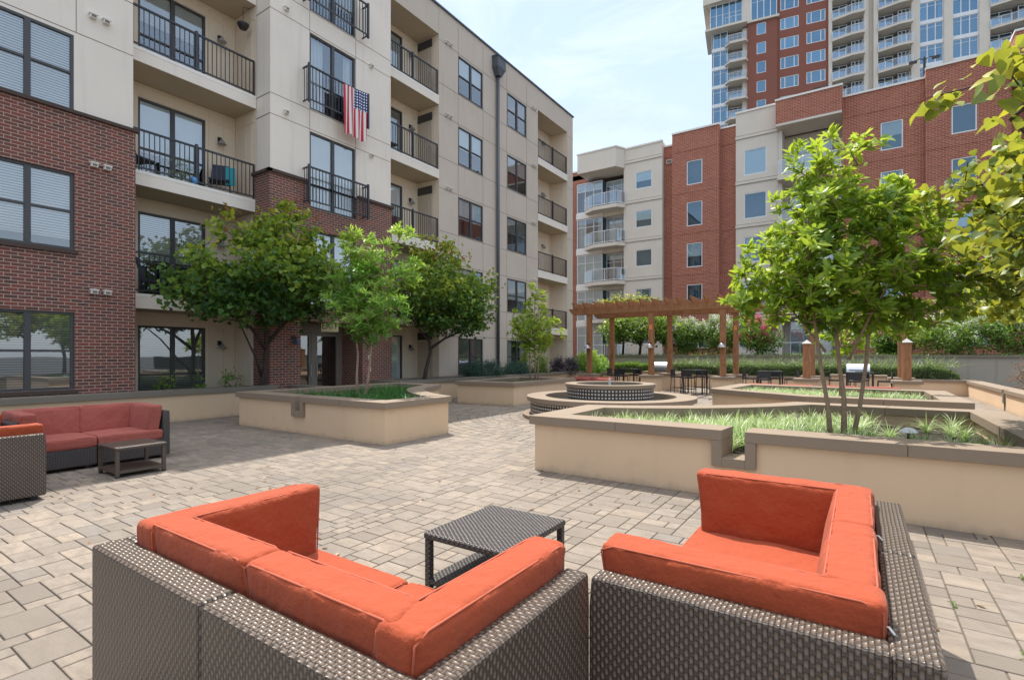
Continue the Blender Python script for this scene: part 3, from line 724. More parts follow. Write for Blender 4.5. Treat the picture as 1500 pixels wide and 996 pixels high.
# recess 1
def recess(x0, x1, dep, floors, setb, doors, side=True, sidedoor=False, top=TOP, slabt=.36):
    """recess with one balcony per floor. doors=(xa,xb) sliding door in the inner wall"""
    ib = setb+dep
    holes = []
    for zf in floors: holes.append((doors[0], doors[1], zf+.02, zf+2.28))
    facade(pnl, x0, x1, 0, top-.2, holes, y=ib, rev=.08, ends=False)
    for k, zf in enumerate(floors):
        c_, v_ = cov_cycle[(k*3+int(x0)) % len(cov_cycle)] if x0 > 6 else (('blindg',1.),('blind',.55),('shade',.62),('blind',.42),('shade',.5))[k]
        window(AB, doors[0], doors[1], zf+.02, zf+2.28, ib+.05, 2, .42 if x0 < 6 else False, cover=c_, cov=v_, name='balcony_door')
        # battens
        for xx in [x0+.12, doors[0]-.12, doors[1]+.12, doors[1]+(x1-doors[1])*.62, x1-.05]:
            if x0 < xx < x1: pnl.box(xx-.03,xx+.03,ib-.014,ib-.001,zf,zf+2.63)
        for zz in (zf+2.33, zf+2.6): pnl.box(x0+.01,x1-.01,ib-.018,ib-.0015,zz-.03,zz+.03)
        ym = (setb+ib)/2
        for yy in (setb+.25, ym, ib-.06):
            pnl.box(x1-.012,x1-.001,yy-.03,yy+.03,zf,zf+2.63)
        for zz in (zf+2.31, zf+2.6): pnl.box(x1-.016,x1-.0015,setb+.06,ib-.02,zz-.03,zz+.03)
        if k > 0:
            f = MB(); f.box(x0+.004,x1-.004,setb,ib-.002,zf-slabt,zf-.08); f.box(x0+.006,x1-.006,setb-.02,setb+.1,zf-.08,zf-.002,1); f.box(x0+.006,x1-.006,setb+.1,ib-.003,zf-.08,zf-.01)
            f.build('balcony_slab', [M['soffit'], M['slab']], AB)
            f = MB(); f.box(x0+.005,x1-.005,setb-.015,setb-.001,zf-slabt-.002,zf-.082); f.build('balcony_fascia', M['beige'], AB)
            railing(AB, x0+.05, x1-.05, setb+.05, zf, 1.03, posts=((x0+x1)/2,))
        sconce(AB, doors[1]+(x1-doors[1])*.45, ib, zf+1.75)
        if sidedoor:
            sd = MB(); a = setb+.35
            sd.box(x1-.05,x1-.018,a,a+.8,zf+.02,zf+2.05); sd.box(x1-.06,x1-.05,a+.14,a+.66,zf+.9,zf+1.9)
            do = sd.build('side_door', M['door'], AB); hd = MB(); hd.box(x1-.1,x1-.051,a+.06,a+.1,zf+1.0,zf+1.04); hd.build('handle', M['lampm'], do)
            tr = MB(); tr.box(x1-.055,x1-.018,a,a+.8,zf+2.12,zf+2.42); tr.build('transom', M['frame'], AB)
    # side walls of the recess
    e_ = .005; pnl.quad((x1-e_,setb+e_,0),(x1-e_,ib,0),(x1-e_,ib,top-1.1),(x1-e_,setb+e_,top-1.1)); pnl.quad((x0+e_,ib,0),(x0+e_,setb+e_,0),(x0+e_,setb+e_,top-1.1),(x0+e_,ib,top-1.1))
recess(5.05, 8.26, 1.15, FL, .42, (5.72, 7.4))
facade(bee, 5.06, 8.255, 14.62, TOP+.3, [], y=.002, ends=True, thick=1.7)

sof.quad((5.05,0,14.62),(8.26,0,14.62),(8.26,1.6,14.62),(5.05,1.6,14.62))
# bay: brick below 6.8, juliet doors
BY = -.28
jul = [(9.54,11.25,zf-.02,zf+2.3) for zf in FL[1:]]
ent = (9.2,11.5,0,2.62,1.05)
facade(brk, 8.27, 12.8, 0, 6.8, [jul[0], ent]+[(9.54,11.25,6.06,6.8)], y=BY-.05, rev=.12, thick=.9)
facade(bee, 8.27, 12.8, 6.8, TOP+.15, [(9.54,11.25,6.8,8.4)]+jul[2:], y=BY, rev=.1, thick=2)
brk.box(8.22,8.268,BY-.05,.5,0,6.8)
cp.box(8.16,9.5,BY-.12,BY+.001,6.78,6.87); cp.box(8.16,8.265,BY-.12,.52,6.785,6.872); cp.box(11.3,12.86,BY-.12,BY+.001,6.78,6.87)
for k, h in enumerate(jul):
    c_ = [('shade',.55),('shade',1.),('curtain',1.),('blind',.7)][k]
    window(AB, *h, BY+.06, 2, False, cover=c_[0], cov=c_[1], name='juliet_door')
    railing(AB, h[0]-.25, h[1]+.25, BY-.33, h[2]+.02, 1.1, posts=(h[0]-.25,h[1]+.25), ret=.3, name='juliet_railing')
# entrance
f = MB(); Y = BY+1.0
f.box(9.2,11.5,Y,Y+.08,2.32,2.62); f.box(9.2,9.32,Y,Y+.08,0,2.32); f.box(10.28,10.42,Y-.01,Y+.07,0,2.32); f.box(11.35,11.5,Y,Y+.08,0,2.32)
for a, b in ((9.32,10.28),(10.42,11.35)):
    f.box(a,a+.09,Y+.002,Y+.07,.002,2.31); f.box(b-.09,b,Y+.002,Y+.07,.002,2.31); f.box(a+.09,b-.09,Y+.003,Y+.068,2.22,2.31); f.box(a+.09,b-.09,Y+.003,Y+.068,.01,.25)
eo = f.build('entrance_door', M['doorm'], AB)
f = MB(); f.quad((9.3,Y+.04,.1),(11.4,Y+.04,.1),(11.4,Y+.04,2.3),(9.3,Y+.04,2.3)); f.build('pane', M['glass'], eo)
f = MB(); f.tube([(10.24,Y-.05,.9),(10.24,Y-.05,1.3)], .014, 8); f.tube([(10.47,Y-.05,.9),(10.47,Y-.05,1.3)], .014, 8); f.build('handle', M['lampm'], eo)
f = MB(); f.box(9.45,9.85,Y+.03,Y+.036,1.25,1.7); f.build('notice', M['paper'], eo)
f = MB(); f.quad((9.2,Y+2,0),(11.5,Y+2,0),(11.5,Y+2,2.62),(9.2,Y+2,2.62)); f.quad((9.2,Y,2.62),(11.5,Y,2.62),(11.5,Y+2,2.62),(9.2,Y+2,2.62)); f.quad((9.2,Y,0),(9.2,Y+2,0),(9.2,Y+2,2.6),(9.2,Y,2.6)); f.quad((11.5,Y,0),(11.5,Y+2,0),(11.5,Y+2,2.6),(11.5,Y,2.6)); f.build('room', M['room'], eo)
f = MB(); f.box(9.0,11.7,BY-.7,Y,-.02,.04); f.build('doorstep', M['cap2'], AB)
sconce(AB, 8.95, BY-.052, 2.0, 'lampb')
f = MB(); f.box(11.72,11.82,BY-.1,BY-.052,1.45,1.6); f.build('keypad', M['slab'], AB); f = MB(); f.box(11.72,11.82,BY-.1,BY-.052,1.05,1.18); f.build('keypad', M['slab'], AB)
# recess 2, flat part, recess 3
XR = [12.8, 15.65, 23.42, 26.75, 27.44]
recess(12.8, 15.65, 1.15, FL, .0, (12.95, 14.75), sidedoor=True)
fw_ = [(a,b,zf+.6,zf+2.22) for zf in FL for a, b in ((16.87,18.58),(20.54,22.27))]
facade(bk2, 12.81, 15.64, 14.6, TOP-.01, [], y=.002, thick=1.7); sof.quad((12.8,0,14.6),(15.65,0,14.6),(15.65,1.3,14.6),(12.8,1.3,14.6))
facade(bk2, 15.65, 23.42, 0, TOP, fw_, y=-.001, rev=.1, ends=True, thick=1.3)
facade(bk2, 23.43, 26.74, 14.6, TOP-.01, [], y=.002, thick=1.7); sof.quad((23.42,0,14.6),(26.75,0,14.6),(26.75,1.3,14.6),(23.42,1.3,14.6))
facade(bk2, 26.75, 27.44, 0, TOP, [], y=-.001, thick=13)
recess(23.42, 26.75, 1.15, FL, 0, (23.6, 25.0))
cc = [('blindg',1.),('curtain',1.),('shade',.5),('shade',.62),('shade',.55),('blindg',.5),('shade',.55),('blind',.5),('shade',.5),('blindg',.5)]
for i, h in enumerate(fw_): window(AB, *h, .03, 2, True, cover=cc[i][0], cov=cc[i][1])
for zf in FL:
    vents(AB, 16.1, -.002, zf+2.35); vents(AB, 22.85, -.002, zf+2.35, n=2)
vents(AB, 4.28, -.05, 2.95); vents(AB, 4.28, -.05, 5.75); vents(AB, 4.28, 0, 9.05); vents(AB, 8.75, BY, 8.6, n=1); vents(AB, 8.75, BY, 11.6, n=1); vents(AB, 11.9, BY, 8.35, n=1); vents(AB, 11.9, BY, 11.4, n=1); vents(AB, 11.9, BY-.05, 5.6, n=1)
# joints
jn = MB()
for zf in FL[2:]:
    for z_ in (zf+.72, zf+2.5):
        if z_ > 6.95: jn.box(-6,5.05,-.003,0,z_-.008,z_+.008)
for x_ in (3.99,): jn.box(x_-.006,x_+.006,-.0035,0,8.6,TOP)
for zf in (6.1,9.1,12.1):
    for z_ in (zf-.05, zf+2.36):
        if z_ > 6.9: jn.box(8.27,12.8,BY-.003,BY,z_-.008,z_+.008); jn.box(8.262,8.27,BY,.42,z_-.008,z_+.008)
jn.box(9.53,9.542,BY-.0035,BY,6.9,TOP); jn.box(11.25,11.262,BY-.0035,BY,6.9,TOP)
for zf in FL:
    for z_ in (zf+.56, zf+2.3): jn.box(15.65,23.42,-.005,-.001,z_-.008,z_+.008)
    jn.box(26.75,27.44,-.005,-.001,zf+2.3-.008,zf+2.3+.008)
for x_ in (16.86,18.6,20.5,22.3): jn.box(x_-.006,x_+.006,-.0055,-.001,0,TOP-.2)
jn.build('panel_joints', M['line'], AB)
build_split(bee, 'stucco_wall', M['beige'], AB); build_split(brk, 'brick_wall', M['brickd'], AB); build_split(bk2, 'stucco_wall', M['beige2'], AB); build_split(pnl, 'recess_wall', M['panel'], AB); build_split(sof, 'soffit', M['soffit'], AB)
build_split(cp, 'brick_coping', M['brickcap'], AB)
f = MB(); f.box(12.75,27.5,-.06,.25,TOP,TOP+.07); f.box(-6,8.2,-.06,.25,TOP+.3,TOP+.37); f.box(8.2,12.86,BY-.06,1,TOP+.15,TOP+.157); f.build('parapet_cap', M['pipe'], AB)
f = MB(); f.box(-6,27.4,.3,13.5,TOP-.6,TOP-.4); f.box(-6,27.4,13.2,13.4,0,TOP); f.build('roof', M['cap2'], AB)
f = MB(); f.tube([(19.62,-.12,0),(19.62,-.12,14.6)], .075, 12)
f.build('downspout', M['pipe'], AB, True)
f = MB(); f.prism([(19.3,-.34),(19.94,-.34),(19.94,-.005),(19.3,-.005)], 14.95, 15.45); f.add([(19.3,-.34,14.95),(19.94,-.34,14.95),(19.94,-.005,14.95),(19.3,-.005,14.95),(19.5,-.24,14.6),(19.74,-.24,14.6),(19.74,-.03,14.6),(19.5,-.03,14.6)], [(0,4,5,1),(1,5,6,2),(2,6,7,3),(3,7,4,0)]); f.box(19.27,19.97,-.37,-.004,15.4,15.47)
f.build('scupper_box', M['pipe'], AB)

def exit_sign():
    t = thing('exit_sign', 'small cream EXIT sign hanging over the entrance doors', 'sign', (-13.86,10.28,2.33), R(58))
    f = MB(); f.box(-.26,.26,-.03,.03,0,.36); f.box(-.03,.03,-.02,.02,.36,.42); f.build('sign_face', M['sign'], t, bevel=.006)
    cu = bpy.data.curves.new('exit_text', 'FONT'); cu.body = 'EXIT'; cu.size = .23; cu.align_x = 'CENTER'; cu.align_y = 'CENTER'; cu.extrude = .003
    tmp = bpy.data.objects.new('tmp', cu); C.objects.link(tmp); dg = bpy.context.evaluated_depsgraph_get(); me = bpy.data.meshes.new_from_object(tmp.evaluated_get(dg)); bpy.data.objects.remove(tmp)
    me.materials.clear(); me.materials.append(M['signt']); o = bpy.data.objects.new('lettering', me); C.objects.link(o); o.parent = t
    o.rotation_euler = (R(90),0,0); o.location = (0,-.034,.18); o.scale = (1,1.25,1)
exit_sign()

# flag on the juliet rail
def mat_flag():
    m, t, b = newmat('flag_cloth'); s = t.nodes.new('ShaderNodeSeparateXYZ'); t.links.new(uvn(t), s.inputs[0])
    st = math_(t, 'GREATER_THAN', math_(t, 'MODULO', math_(t, 'MULTIPLY', s.outputs[0], 13), 2), 1)
    c = mixc(t, st, (.50, .025, .05), (.72, .70, .68))
    can = math_(t, 'MULTIPLY', math_(t, 'GREATER_THAN', s.outputs[0], 6/13), math_(t, 'GREATER_THAN', s.outputs[1], .6))
    fx = math_(t, 'SUBTRACT', math_(t, 'FRACT', math_(t, 'MULTIPLY', s.outputs[0], 11)), .5); fy = math_(t, 'SUBTRACT', math_(t, 'FRACT', math_(t, 'MULTIPLY', s.outputs[1], 17)), .5)
    d = math_(t, 'LESS_THAN', math_(t, 'ADD', math_(t, 'MULTIPLY', fx, fx), math_(t, 'MULTIPLY', fy, fy)), .07)
    c = mixc(t, can, c, mixc(t, d, (.025, .04, .16), (.8, .8, .8)))
    t.links.new(c, b.inputs['Base Color']); b.inputs['Roughness'].default_value = .8; return m
M['flagm'] = mat_flag()
f = MB(); nx, nz_ = 40, 40
vv = []; uvs = []
for j in range(nz_+1):
    for i in range(nx+1):
        u, v = i/nx, j/nz_; dr = (1-v)
        vv.append((10.45+.95*u*(1-.06*dr)+.02*dr, BY-.40-.035*math.sin(u*21+1.5*dr)*(.3+dr)-.02*math.sin(u*9), 10.2-1.62*dr+.04*math.sin(u*5)*dr-.08*(1-u)*(1-dr)))
        uvs.append((u, v))
f.add(vv, [(j*(nx+1)+i, j*(nx+1)+i+1, (j+1)*(nx+1)+i+1, (j+1)*(nx+1)+i) for j in range(nz_) for i in range(nx)])
fo = f.build('flag', M['flagm'], None, True); me = fo.data; l = me.uv_layers['UVMap']
for lp in me.loops: l.data[lp.index].uv = uvs[lp.vertex_index]
fo.location = (-14.1,0,0); fo.rotation_euler = (0,0,R(90)); tag(fo, 'red white and blue stars and stripes flag draped over the juliet railing', 'flag')

# ------------------------------------------------------------------ MIDDLE BUILDING
MBd = thing('midrise_building', 'red brick and cream six level block closing the far side of the court', 'building', (0,38.5,0))
rb_, cr_, wh = MB(), MB(), MB(); heads = [15.73-3*k for k in range(5)]
def sect(mb, x0, x1, top, y, wins=None, hh=1.3, last=True, gw=None):
    holes = []
    if wins:
        for k, hd in enumerate(heads):
            if k == 4 and gw: continue
            holes.append((wins[0], wins[1], hd-hh, hd))
    if gw: holes.append((gw[0], gw[1], 2.1, 3.75))
    facade(mb, x0, x1, 1.3, top, holes, y=y, rev=.1, thick=1.2)
    for i, h in enumerate(holes):
        big = gw and h[2] == 2.1; wr = random.choice([('shade',.3),('shade',1.),(None,0),('shade',.55),('blind',1.),('curtain',1.),(None,0),('blind',.5)])
        window(MBd, *h, y+.05, 3 if big else 1, False, 'white', 'glassm', cover=wr[0], cov=wr[1], fw=.06, room='roomb')
    wh.box(x0-.02,x1+.02,y-.07,y+.2,top,top+.12)
def bands(x0, x1, y, zs=(16.55,13.4,10.4,7.4,4.4)):
    for z_ in zs:
        cr_.box(x0-.02,x1+.02,y-.05,y+.05,z_,z_+.22); jb.box(x0-.02,x1+.02,y-.054,y-.0505,z_-.012,z_+.012); jb.box(x0-.02,x1+.02,y-.054,y-.0505,z_+.2,z_+.225)
jb = MB()
facade(rb_, -30, -18.8, 1.3, 17.3, [], y=1.4); wh.box(-30,-18.8,1.35,1.8,17.3,17.42)
# glazed corner with balconies
for k, hd in enumerate([15.9-3*k for k in range(5)]):
    z0, z1 = hd-2.45, hd
    window(MBd, -19.65, -17.35, z0, z1, .55, 3, .72, 'white', 'glassr', cover='shade' if k != 1 else 'curtain', cov=1 if k else .3, fw=.06, name='glass_wall', room='roomb', dep=1.5)
    window(MBd, -17.3, -15.32, z0, z1, 1.25, 3, .72, 'white', 'glassr', cover='shade', cov=.8 if k % 2 else .2, fw=.06, name='balcony_door', room='roomb', dep=1.2)
    cr_.box(-19.75,-15.3,.6,1.4,z0-.55,z0-.001)
    wh.box(-19.7,-17.3,.46,.6,z0-.5,z0-.004)
    s = MB(); pts = [(-18.6,.5),(-18.6,-.15),(-17.6,-.75),(-15.6,-.75),(-15.15,-.1),(-15.3,.9),(-17.3,.9)]; s.prism(pts, z0-.3, z0-.02); s.build('balcony_slab', M['mcream'], MBd)
    r = MB(); pp = pts[1:5]
    for a, b in zip(pp[:-1], pp[1:]):
        L = math.dist(a,b); n = max(2, int(L/.7))
        for z_ in (z0+.95, z0+.06): r.tube([(*a,z_),(*b,z_)], .028, 6)
        for i in range(n+1): q = (a[0]+(b[0]-a[0])*i/n, a[1]+(b[1]-a[1])*i/n); r.tube([(*q,z0-.02),(*q,z0+.95)], .024, 6)
    ro = r.build('railing', M['white'], MBd)
    gq = MB()
    for a, b in zip(pp[:-1], pp[1:]): gq.quad((*a,z0+.08),(*b,z0+.08),(*b,z0+.92),(*a,z0+.92))
    gq.build('glass_panel', M['glassr'], ro)
cr_.prism([(-18.9,1.3),(-18.9,-.9),(-17.6,-.9),(-15.6,-.9),(-15.2,-.06),(-15.2,1.3)], 16.25, 17.75); wh.prism([(-18.95,1.3),(-18.95,-.96),(-17.6,-.96),(-15.55,-.96),(-15.15,-.1),(-15.15,1.3)], 17.75, 17.85)
sect(cr_, -15.3, -12.25, 17.7, 0, (-14.34,-13.04), 1.3); bands(-15.3, -12.25, 0)
sect(rb_, -12.25, -11.46, 17.35, .45)
sect(rb_, -11.46, -8.15, 17.9, -.15, (-10.4,-9.3), 1.75, gw=(-11.0,-8.9))
sect(rb_, -8.15, -7.08, 17.7, .35)
sect(cr_, -7.08, -4.43, 18.35, 0, (-6.55,-5.14), 1.75, gw=(-6.9,-4.7)); bands(-7.08, -4.43, 0)
# recess with balconies under projecting brick parapet
for k, hd in enumerate(heads):
    z0 = hd-2.3
    window(MBd, -3.9, -1.4, z0, hd+.2, 1.5, 3, .75, 'white', 'glassr', cover='shade', cov=.7, fw=.07, name='balcony_door', room='roomb')
    if k < 4:
        s = MB(); s.box(-4.42,-.82,-.7,1.4,z0-.35,z0-.05); s.build('balcony_slab', M['mcream'], MBd); ro = railing(MBd, -4.35, -.9, -.62, z0-.05, 1.0, sp=.6, mat='white')
        gq = MB(); gq.quad((-4.3,-.62,z0+.05),(-.95,-.62,z0+.05),(-.95,-.62,z0+.9),(-4.3,-.62,z0+.9)); gq.build('glass_panel', M['glassr'], ro)
cr_.box(-4.43,-.82,1.6,1.8,1.3,16.7); cr_.box(-4.45,-4.2,0,1.6,1.3,16.7)
rb_.box(-4.5,-.82,-.75,1.8,16.75,18.25); cr_.box(-4.5,-.83,-.74,1.7,16.6,16.75); wh.box(-4.55,-.78,-.8,1.8,18.25,18.37)
railing(MBd, -4.6, -2.5, -1.6, 1.42, 1.0, sp=.45, mat='white')
sect(rb_, -.82, 3.26, 17.8, .1, (1.14,2.23), 1.7, gw=(.6,2.6))
sect(rb_, 3.26, 6.9, 18.15, -.25, (4.41,5.5), 1.6, gw=(4.0,6.0))
rb_.box(6.9,11,-1.2,1.2,16.75,18.6); cr_.box(6.9,11,-1.15,1.2,16.6,16.75); sect(rb_, 6.9, 18, 16.7, .9, (8,10), 1.9); wh.box(6.85,11.05,-1.25,1.2,18.6,18.72)
for x0, x1, y_ in ((-11.46,-8.15,-.15),(-.82,3.26,.1),(3.26,6.9,-.25),(-8.15,-7.08,.35),(-12.25,-11.46,.45)):
    for z_ in (16.5,13.45,10.45,7.45,4.45): rb_.box(x0+.001,x1-.001,y_-.018,y_-.001,z_,z_+.07)
f = MB(); f.box(-12.05,-11.6,.36,.45,16.05,16.35); f.box(-12.0,-11.65,.35,.36,16.1,16.3,1); f.build('vent_grille', [M['mcream'], M['line']], MBd)
build_split(rb_, 'brick_wall', M['brickr'], MBd); build_split(cr_, 'stucco_wall', M['mcream'], MBd); build_split(wh, 'white_trim', M['slab'], MBd); build_split(jb, 'panel_joint', M['line'], MBd, tol=.3)
f = MB(); f.box(-30,18,1.4,20,16.6,17.0); f.box(-30,18,19.8,20,1,17); f.build('roof', M['cap2'], MBd)

# ------------------------------------------------------------------ TOWER
TW = thing('apartment_tower', 'tall red brick and glass residential tower rising behind the midrise block', 'building', (-12.8,86.95,0), R(9.37))
tb, tc_, tw_ = MB(), MB(), MB()
ZT = 64; rows = [52.5-2.95*k for k in range(5)]; rows_up = [52.5+2.95*k for k in range(1,4)]
allr = rows_up+rows
# brick B and C
hB = [(-.2,1.1,h-1.8,h) for h in rows]
facade(tb, -1.5, 2.65, 0, 53.0, hB, y=-.3, rev=.12, thick=3)
hC = [(a,a+2.45,h-1.75,h) for h in allr for a in (3.05,6.5)]
facade(tb, 2.65, 9.3, 0, ZT, hC, y=0, rev=.12, thick=8)
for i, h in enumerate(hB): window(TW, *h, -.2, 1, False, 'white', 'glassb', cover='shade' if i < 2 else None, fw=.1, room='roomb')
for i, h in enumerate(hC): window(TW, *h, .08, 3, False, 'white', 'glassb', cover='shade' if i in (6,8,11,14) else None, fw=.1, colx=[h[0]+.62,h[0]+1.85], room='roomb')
# corner A
for k, h in enumerate(rows+[rows[-1]-2.95]):
    z0 = h-2.2
    window(TW, -6.5, -4.3, z0, h+.3, .35, 2, .75, 'white', 'glassb', cover='curtain' if k == 0 else None, fw=.1, name='glass_wall', room='roomb')
    window(TW, -4.2, -2.2, z0, h+.2, 1.3, 3, .75, 'white', 'glassb', fw=.1, name='balcony_door', room='roomb')
    tw_.box(-6.6,-4.2,.2,.6,h+.3,h+.75)
    s = MB(); s.prism([(-4.5,1.2),(-4.7,-.2),(-4.0,-1.0),(-1.7,-1.0),(-1.4,-.3),(-1.4,1.2)], z0-.3, z0); s.build('balcony_slab', M['mcream'], TW)
    ro = railing(TW, -4.5, -1.65, -.92, z0, 1.05, sp=.7, mat='white'); gq = MB(); gq.quad((-4.5,-.92,z0+.1),(-1.65,-.92,z0+.1),(-1.65,-.92,z0+1),(-4.5,-.92,z0+1)); gq.build('glass_panel', M['glassr'], ro)
tc_.box(-2.2,-1.45,.1,1.5,30,52.4); tc_.box(-6.6,-1.5,1.6,9,0,57)
gl = MB()
for k in range(9):
    z0 = 50.3-2.95*k; gl.quad((-6.62,9,z0-.2),(-6.62,.4,z0-.2),(-6.62,.4,z0+2.3),(-6.62,9,z0+2.3))
    tw_.box(-6.68,-6.58,.3,9,z0+2.3,z0+2.75)
    for yy in (.4,2.4,4.4,6.4): tw_.box(-6.68,-6.6,yy-.06,yy+.06,z0-.2,z0+2.3)
gl.build('side_glazing', M['glassb'], TW)
tc_.prism([(-7.6,6),(-7.6,-.9),(-4.8,-1.1),(-1.6,-1.1),(-1.5,-.6),(2.9,-.6),(2.9,1),(-6,1),(-6,6)], 52.75, 53.05)
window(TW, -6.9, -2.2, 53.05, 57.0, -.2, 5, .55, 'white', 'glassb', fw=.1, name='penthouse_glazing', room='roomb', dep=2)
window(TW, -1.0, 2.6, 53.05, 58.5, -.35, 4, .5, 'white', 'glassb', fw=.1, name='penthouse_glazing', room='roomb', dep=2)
tc_.box(-2.2,-1.0,-.4,1.5,53.05,60); ro = railing(TW, -4.6, -1.3, -1.0, 53.05, 1.1, sp=.7, mat='white')
tc_.prism([(-7.9,6),(-7.9,-.9),(-4.9,-1.1),(-1.9,-.9),(-1.9,6)], 57.0, 58.3); tc_.box(-1.9,2.65,-.7,6,58.5,60.2)
# right part: pale piers, balcony stacks, glazed stacks
stacks = [('b',9.75,13.6),('b',15.3,19.1),('g',20.05,22.7),('g',23.65,26.4),('b',27.5,32.5),('g',33.5,36.2),('b',37.2,41)]
piers = [(9.3,9.75),(13.6,14.15),(14.75,15.3),(19.1,20.05),(22.7,23.65),(26.4,27.5),(32.5,33.5),(36.2,37.2)]
tc_.box(14.15,14.75,.25,1,0,ZT)
for a, b in piers: tc_.box(a,b,-.35,1.6,0,ZT)
tc_.box(9.3,41,2.2,9,0,ZT)
for kind_, a, b in stacks:
    for h in allr+[rows[-1]-2.95]:
        z0 = h-2.15
        if kind_ == 'g':
            window(TW, a, b, z0-.1, h+.35, 0, 3, .78, 'white', 'glassb', cover='curtain' if (int(h*7+a) % 3 == 0) else None, fw=.1, name='glass_wall', room='roomb'); tw_.box(a,b,-.12,.2,h+.35,h+.85)
        else:
            m_ = (a+b)/2
            window(TW, a, m_+.1, z0, h+.35, .9, 2, .8, 'white', 'glassb', fw=.1, name='balcony_door', room='roomb')
            window(TW, m_+.5, b, z0, h+.35, .35, 3, .8, 'white', 'glassb', fw=.1, name='balcony_door', room='roomb')
            s = MB(); s.prism([(a,1.6),(a,-.6),(m_+.4,-1.35),(b,-1.35),(b,1.6)], z0-.3, z0); s.build('balcony_slab', M['mcream'], TW)
            r = MB()
            for p, q in (((a,-.55),(m_+.4,-1.3)),((m_+.4,-1.3),(b,-1.3))):
                n = max(2, int(math.dist(p,q)/.75))
                for z_ in (z0+1.05, z0+.1): r.tube([(*p,z_),(*q,z_)], .04, 5)
                for i in range(n+1): w_ = (p[0]+(q[0]-p[0])*i/n, p[1]+(q[1]-p[1])*i/n); r.tube([(*w_,z0),(*w_,z0+1.05)], .035, 5)
                r.quad((*p,z0+.12),(*q,z0+.12),(*q,z0+1),(*p,z0+1), 1)
            r.build('railing', [M['white'], M['glassr']], TW)
build_split(tb, 'brick_wall', M['brickt'], TW); build_split(tc_, 'stucco_wall', M['mcream'], TW); build_split(tw_, 'spandrel', M['white'], TW)

# roof lamps
def roof_lamp(label, x, y, two):
    t = thing('roof_light', label, 'lamp post', (x,y,17.0), 0, 'dark lamp posts on the midrise roof')
    f = MB(); f.tube([(0,0,0),(0,0,2.7)], .07, 8); f.build('pole', M['black'], t)
    for s in ((-1,1) if two else (-1,)):
        f = MB(); f.tube([(0,0,2.55),(s*.25,0,2.68),(s*.42,0,2.6)], .03, 6); f.build('arm', M['black'], t); f = MB(); f.box(min(s*.35,s*.75),max(s*.35,s*.75),-.12,.12,2.5,2.6); f.build('lamp_head', M['black'], t)
roof_lamp('dark roof lamp post with a single arm, above the brick parapet', -1.75, 40.3, False)
roof_lamp('dark roof lamp post with two short arms in front of the tower glazing', 3.35, 40.0, True)

# ------------------------------------------------------------------ pergola, pedestals, posts
t = thing('pergola', 'brown stained timber pergola with pointed rafter ends behind the fountain', 'pergola', (-7.1,20.88,0))
PX = [-2.8, 0, 2.8]; PYb = 2.52
for px in PX:
    for py in (0, PYb):
        f = MB(); f.box(px-.1,px+.1,py-.1,py+.1,.78,3.62); po = f.build('post', M['woodp'], t, bevel=.006)
        if py == 0:
            f = MB(); f.tube([(px,py-.1,2.05),(px,py-.19,2.12),(px,py-.22,2.06)], .015, 6); f.box(px-.03,px+.03,py-.115,py-.1,1.98,2.12); f.build('lamp_bracket', M['black'], po)
            f = MB(); f.lathe(px,py-.22,[(.02,2.06),(.045,2.04),(.15,1.9),(.15,1.885),(.02,2.0)],16); f.build('lamp_shade', M['lampm'], po, True)
for px, py in ((0,0),(2.8,PYb)):
    f = MB(); f.box(px-.06,px+.06,py-.106,py-.1005,2.65,2.85); f.build('orange_tag', M['orange'], t)
for py in (0, PYb):
    for s in (-1, 1):
        yy = py+s*.125; f = MB(); v = [(-3.75,yy-.025,3.62),(-3.55,yy-.025,3.39),(3.85,yy-.025,3.39),(4.05,yy-.025,3.62),(4.05,yy-.025,3.66),(-3.75,yy-.025,3.66)]
        v2 = [(a,b+.05,c_) for a,b,c_ in v]; f.add(v+v2, [(0,1,2,3,4,5),(11,10,9,8,7,6)]+[(i,(i+1)%6+0,(i+1)%6+6,i+6)[::-1] for i in range(6)]); f.build('beam', M['woodp'], t)
n = 15
for i in range(n):
    x = -3.35+i*(7.1/(n-1)); f = MB(); y0, y1 = -.62, PYb+.62
    v = [(y0,3.86),(y0+.3,3.661),(y1-.3,3.661),(y1,3.86),(y1,3.89),(y0,3.89)]
    vv = [(x-.022,a,b) for a,b in v]+[(x+.022,a,b) for a,b in v]
    f.add(vv, [(5,4,3,2,1,0),(6,7,8,9,10,11)]+[(i_,(i_+1)%6,(i_+1)%6+6,i_+6) for i_ in range(6)]); f.build('rafter', M['woodp'], t)
k = 0
pl = {(0,0):'left end of the front row, holding a pergola post',(1,0):'second of the front row, under the middle pergola post',(2,0):'third of the front row, under the right pergola post',(3,0):'front row, under the left short capped post',(4,0):'front row, under the right short capped post',(0,1):'left end of the rear row, in the shade',(1,1):'second of the rear row',(2,1):'third of the rear row',(3,1):'rear row, under the left plain post',(4,1):'rear row, under the right plain post'}
ped = None
for (i, j), lb in pl.items():
    x, y = -9.9+2.8*i, 20.88+PYb*j
    if ped is None:
        ped = thing('pedestal', '', 'pedestal', (x,y,0), 0, 'cream stucco pedestals under the timber posts')
        f = MB(); f.box(-.33,.33,-.33,.33,0,.68); f.build('base', M['cream'], ped); f = MB(); f.box(-.4,.4,-.4,.4,.68,.78); f.build('coping', M['cap'], ped, bevel=.008); ob = ped
    else: ob = dup(ped, (x,y,0))
    ob['label'] = 'cream stucco pedestal, '+lb
tp = None
